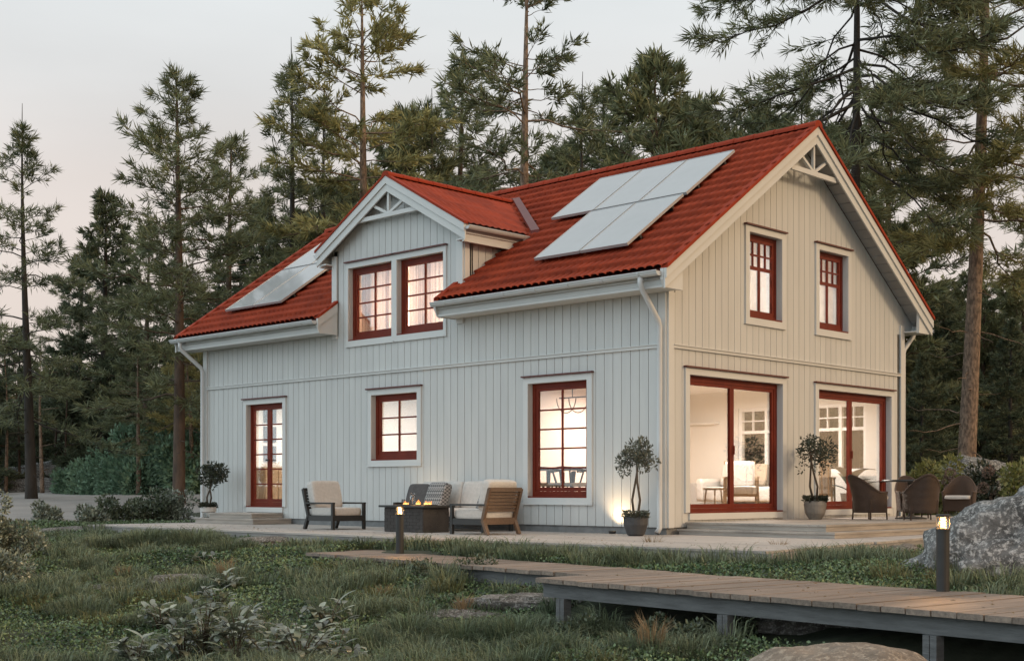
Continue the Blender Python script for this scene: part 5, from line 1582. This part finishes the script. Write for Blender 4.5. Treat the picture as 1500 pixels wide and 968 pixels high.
for (px, py, rr, hh, nb_) in ((150, 805, .42, .34, 1500), (215, 800, .5, .40, 1900), (285, 802, .5, .42, 1900), (335, 812, .38, .34, 1200), (120, 835, .3, .26, 900), (240, 915, .42, .30, 1500), (320, 920, .4, .30, 1300), (120, 900, .4, .28, 1100),
        (600, 935, .34, .32, 1500), (680, 950, .36, .34, 1600), (755, 945, .36, .36, 1700), (840, 905, .32, .40, 1700), (890, 930, .30, .36, 1500), (800, 965, .3, .3, 1300), (560, 905, .3, .26, 1000), (1010, 968, .24, .28, 1200),
        (760, 822, .45, .26, 1400), (830, 820, .45, .28, 1400), (900, 824, .45, .27, 1400), (935, 830, .35, .24, 900), (700, 815, .3, .2, 700)):
    gx, gy = gpt(px, py)
    a = rng.uniform(0, 6.28, nb_); q = rr * np.sqrt(rng.rand(nb_))
    mx.append(gx + q * np.cos(a)); my.append(gy + q * np.sin(a)); mh.append(hh * (1.1 - .45 * (q / rr) ** 2) * rng.uniform(.6, 1.1, nb_))
    ma.append(a + rng.normal(size=nb_) * .7); ml.append(rng.uniform(.25, .55, nb_) + .55 * q / rr)
    mw.append(rng.uniform(.0018, .003, nb_) * (.6 + math.hypot(gx - CX, gy - CY) / 14))
mx, my, mh, ml, ma, mw = map(np.concatenate, (mx, my, mh, ml, ma, mw))
ok = ~uv_walk(mx, my)
blades_mesh('mounded_grass', mx[ok], my[ok], ground_z(mx[ok], my[ok]) - .01, mh[ok], ma[ok], np.clip(ml[ok], 0, 1.0), mw[ok], M['grass'], rng, 'soft mounds of long fine grass on the slope')
def dry(label, x, y, seed, h_=.4, n=110):
    rng = np.random.RandomState(seed); a = rng.uniform(0, 6.28, n); r = .09 * np.sqrt(rng.rand(n))
    X, Y = x + r * np.cos(a), y + r * np.sin(a)
    o = blades_mesh('dry_grass_tuft', X, Y, ground_z(X, Y) - .01, rng.uniform(.6, 1.1, n) * h_, a, rng.uniform(.1, .5, n), np.full(n, .004), M['drygrass'], rng, label, 'grass tuft')
    del o['kind']; o['group'] = 'dry straw coloured grass tufts'; return o
for k, (px, py, hh, lb) in enumerate(((330, 850, .34, 'dry straw coloured tuft on the left slope'), (680, 905, .26, 'dry straw coloured tuft below the far boardwalk'), (955, 965, .42, 'tall dry straw coloured tuft before the near boardwalk post'), (560, 880, .22, 'pale dry tuft among the ground cover left of the flat rocks'), (180, 850, .24, 'pale dry tuft near the flat grey rocks on the left slope'), (955, 812, .30, 'thin dry tuft at the terrace edge by the potted olive'), (1140, 818, .28, 'thin dry tuft at the terrace corner'))):
    x, y = gpt(px, py); dry(lb, x, y, 20 + k, hh)
# broad leaved plants in the foreground
def leafy(label, px, py, seed, h_=.45, n=16, L_=.17):
    x, y = gpt(px, py); rng = random.Random(seed)
    t = thing('leafy_plant', label, 'plant', (x, y, gz(x, y)), group='broad leaved plants in the foreground')
    b = MB(); s_ = MB()
    for k in range(n):
        a = rng.uniform(0, 6.28); r = rng.uniform(.02, .22); hh = h_ * rng.uniform(.4, 1.0)
        tip = Vector((r * math.cos(a), r * math.sin(a), hh))
        s_.tube([(0, 0, -.03), (tip.x * .4, tip.y * .4, hh * .6), tuple(tip)], [.006, .005, .003], 5)
        for q in range(5):
            leafblade(L_ * rng.uniform(.6, 1.1), L_ * .17, R(rng.uniform(0, 55)), a + rng.uniform(-2.4, 2.4), tip - Vector((0, 0, rng.uniform(0, .10))), b, rng.uniform(.5, 1.3))
    b.build('foliage', M['leafpale'], t, smooth=True); s_.build('stem', M['twig'], t)
for k, (px, py, h_, n, lb) in enumerate(((300, 975, .50, 22, 'tallest broad leaved plant in the lower left foreground'), (345, 985, .42, 18, 'broad leaved plant right of the tallest one, at the bottom edge'), (440, 990, .40, 18, 'broad leaved plant at the bottom edge, lower right of its kind'),
        (200, 990, .30, 14, 'low broad leaved plant at the bottom left'), (320, 905, .32, 12, 'broad leaved plant on the middle of the left slope'), (490, 985, .34, 14, 'rightmost broad leaved plant at the bottom edge'), (300, 828, .16, 9, 'small broad leaved plant near the terrace edge'),
        (270, 985, .40, 16, 'broad leaved plant left of the tallest one'), (395, 985, .36, 14, 'broad leaved plant in the middle of the bottom row'), (345, 940, .34, 12, 'broad leaved plant uphill of the bottom row'),
        (235, 930, .30, 12, 'broad leaved plant on the left slope, alone in the grass'), (480, 930, .34, 12, 'broad leaved plant right of the slope plants, above the bottom row'), (330, 872, .26, 11, 'broad leaved plant beside the left dry tuft'))):
    leafy(lb, px, py, 70 + k, h_ * 1.1, int(n * 1.05))
for k, (px, d, w, h_, lb) in enumerate(((1010, 10.6, .30, .26, 'small green bush under the near boardwalk, left of the post'), (970, 11.2, .26, .24, 'small green bush behind the tall dry tuft'), (1085, 10.9, .22, .2, 'small green bush right of the boardwalk post'), (690, 15.0, .42, .34, 'green bush covering the edge of the far boardwalk'), (620, 15.2, .36, .22, 'low green bush before the far boardwalk'), (860, 11.6, .28, .30, 'green bush beside the first boardwalk post'))):
    sh(px, d, w, h_, M['leaf'], 900, .045, 90 + k, 'leafy_bush', lb, cat='bush', stems=4)
# flat rocks breaking through the slope
for k, (px, py, s, zz, lb) in enumerate(((190, 868, (.9, .4, .13), .02, 'flat grey rock on the left slope'), (268, 856, (.7, .35, .14), .03, 'flat grey rock right of the other on the left slope'), (420, 797, (1.2, .45, .16), .03, 'low dark rock ledge at the terrace edge below the armchair'), (530, 795, (1.1, .40, .17), .03, 'low dark rock ledge beside the far boardwalk landing'),
        (690, 803, (.7, .35, .13), .0, 'broken rock between the far boardwalk and the terrace'), (980, 822, (.7, .3, .10), 0, 'broken pale rock before the terrace fascia'), (1215, 808, (.9, .5, .24), .0, 'dark rock hump at the right end of the terrace'), (1290, 812, (.8, .5, .2), 0, 'dark rock hump beside the large boulder'),
        (800, 880, (.7, .35, .12), 0, 'brown flat rock below the boardwalk joint'), (700, 900, (.6, .3, .08), 0, 'flat rock behind the dry tuft'), (1230, 905, (1.0, .4, .16), -.05, 'long dark rock in the shade under the near boardwalk'), (900, 962, (.5, .3, .09), 0, 'flat brown rock at the bottom edge'), (115, 780, (.8, .35, .14), 0.02, 'pale rock at the left end of the terrace'))):
    x, y = gpt(px, py)
    rock('rock_outcrop', lb, (x, y, gz(x, y) + zz - .02), s, M['rockflat'], 11 + k * 1.7, sub=4, rough=.28, flat=.8, cat='rock', group='flat rocks on the slope', rz=R(44 + 13 * ((k * 7) % 5 - 2)), fine=.10)

# fallen needles and leaves on the planks
rng = np.random.RandomState(66)
n = 420
lx = rng.uniform(-11, 4.0, n); ly = -3.03 - (lx + 11.6) * .03 + .05 + np.abs(rng.normal(size=n)) * 1.1
ok = (ly < -.1) & (lx < 3.9); lx, ly = lx[ok], ly[ok]
wx = rng.uniform(0, 8.5, 170); wy = rng.uniform(.05, 1.55, 170)
dv = np.array([12.6 - 3.42, -7.72 + 6.50]); dv = dv / np.linalg.norm(dv)
P = np.concatenate([np.stack([lx, ly, np.full(len(lx), .003)], 1), np.stack([3.42 + wx * dv[0] - wy * dv[1], -6.50 + wx * dv[1] + wy * dv[0], np.full(170, WZ + .006)], 1)])
dr = rng.normal(size=P.shape) * [1, 1, .08]
lit = leaf_mesh('leaf_litter', P, dr, rng.uniform(.015, .05, len(P)), rng.uniform(.001, .006, len(P)), M['drygrass'], rng)
tag(lit, 'fallen needles and small dry leaves scattered on the planks', 'leaf litter', kind='stuff')
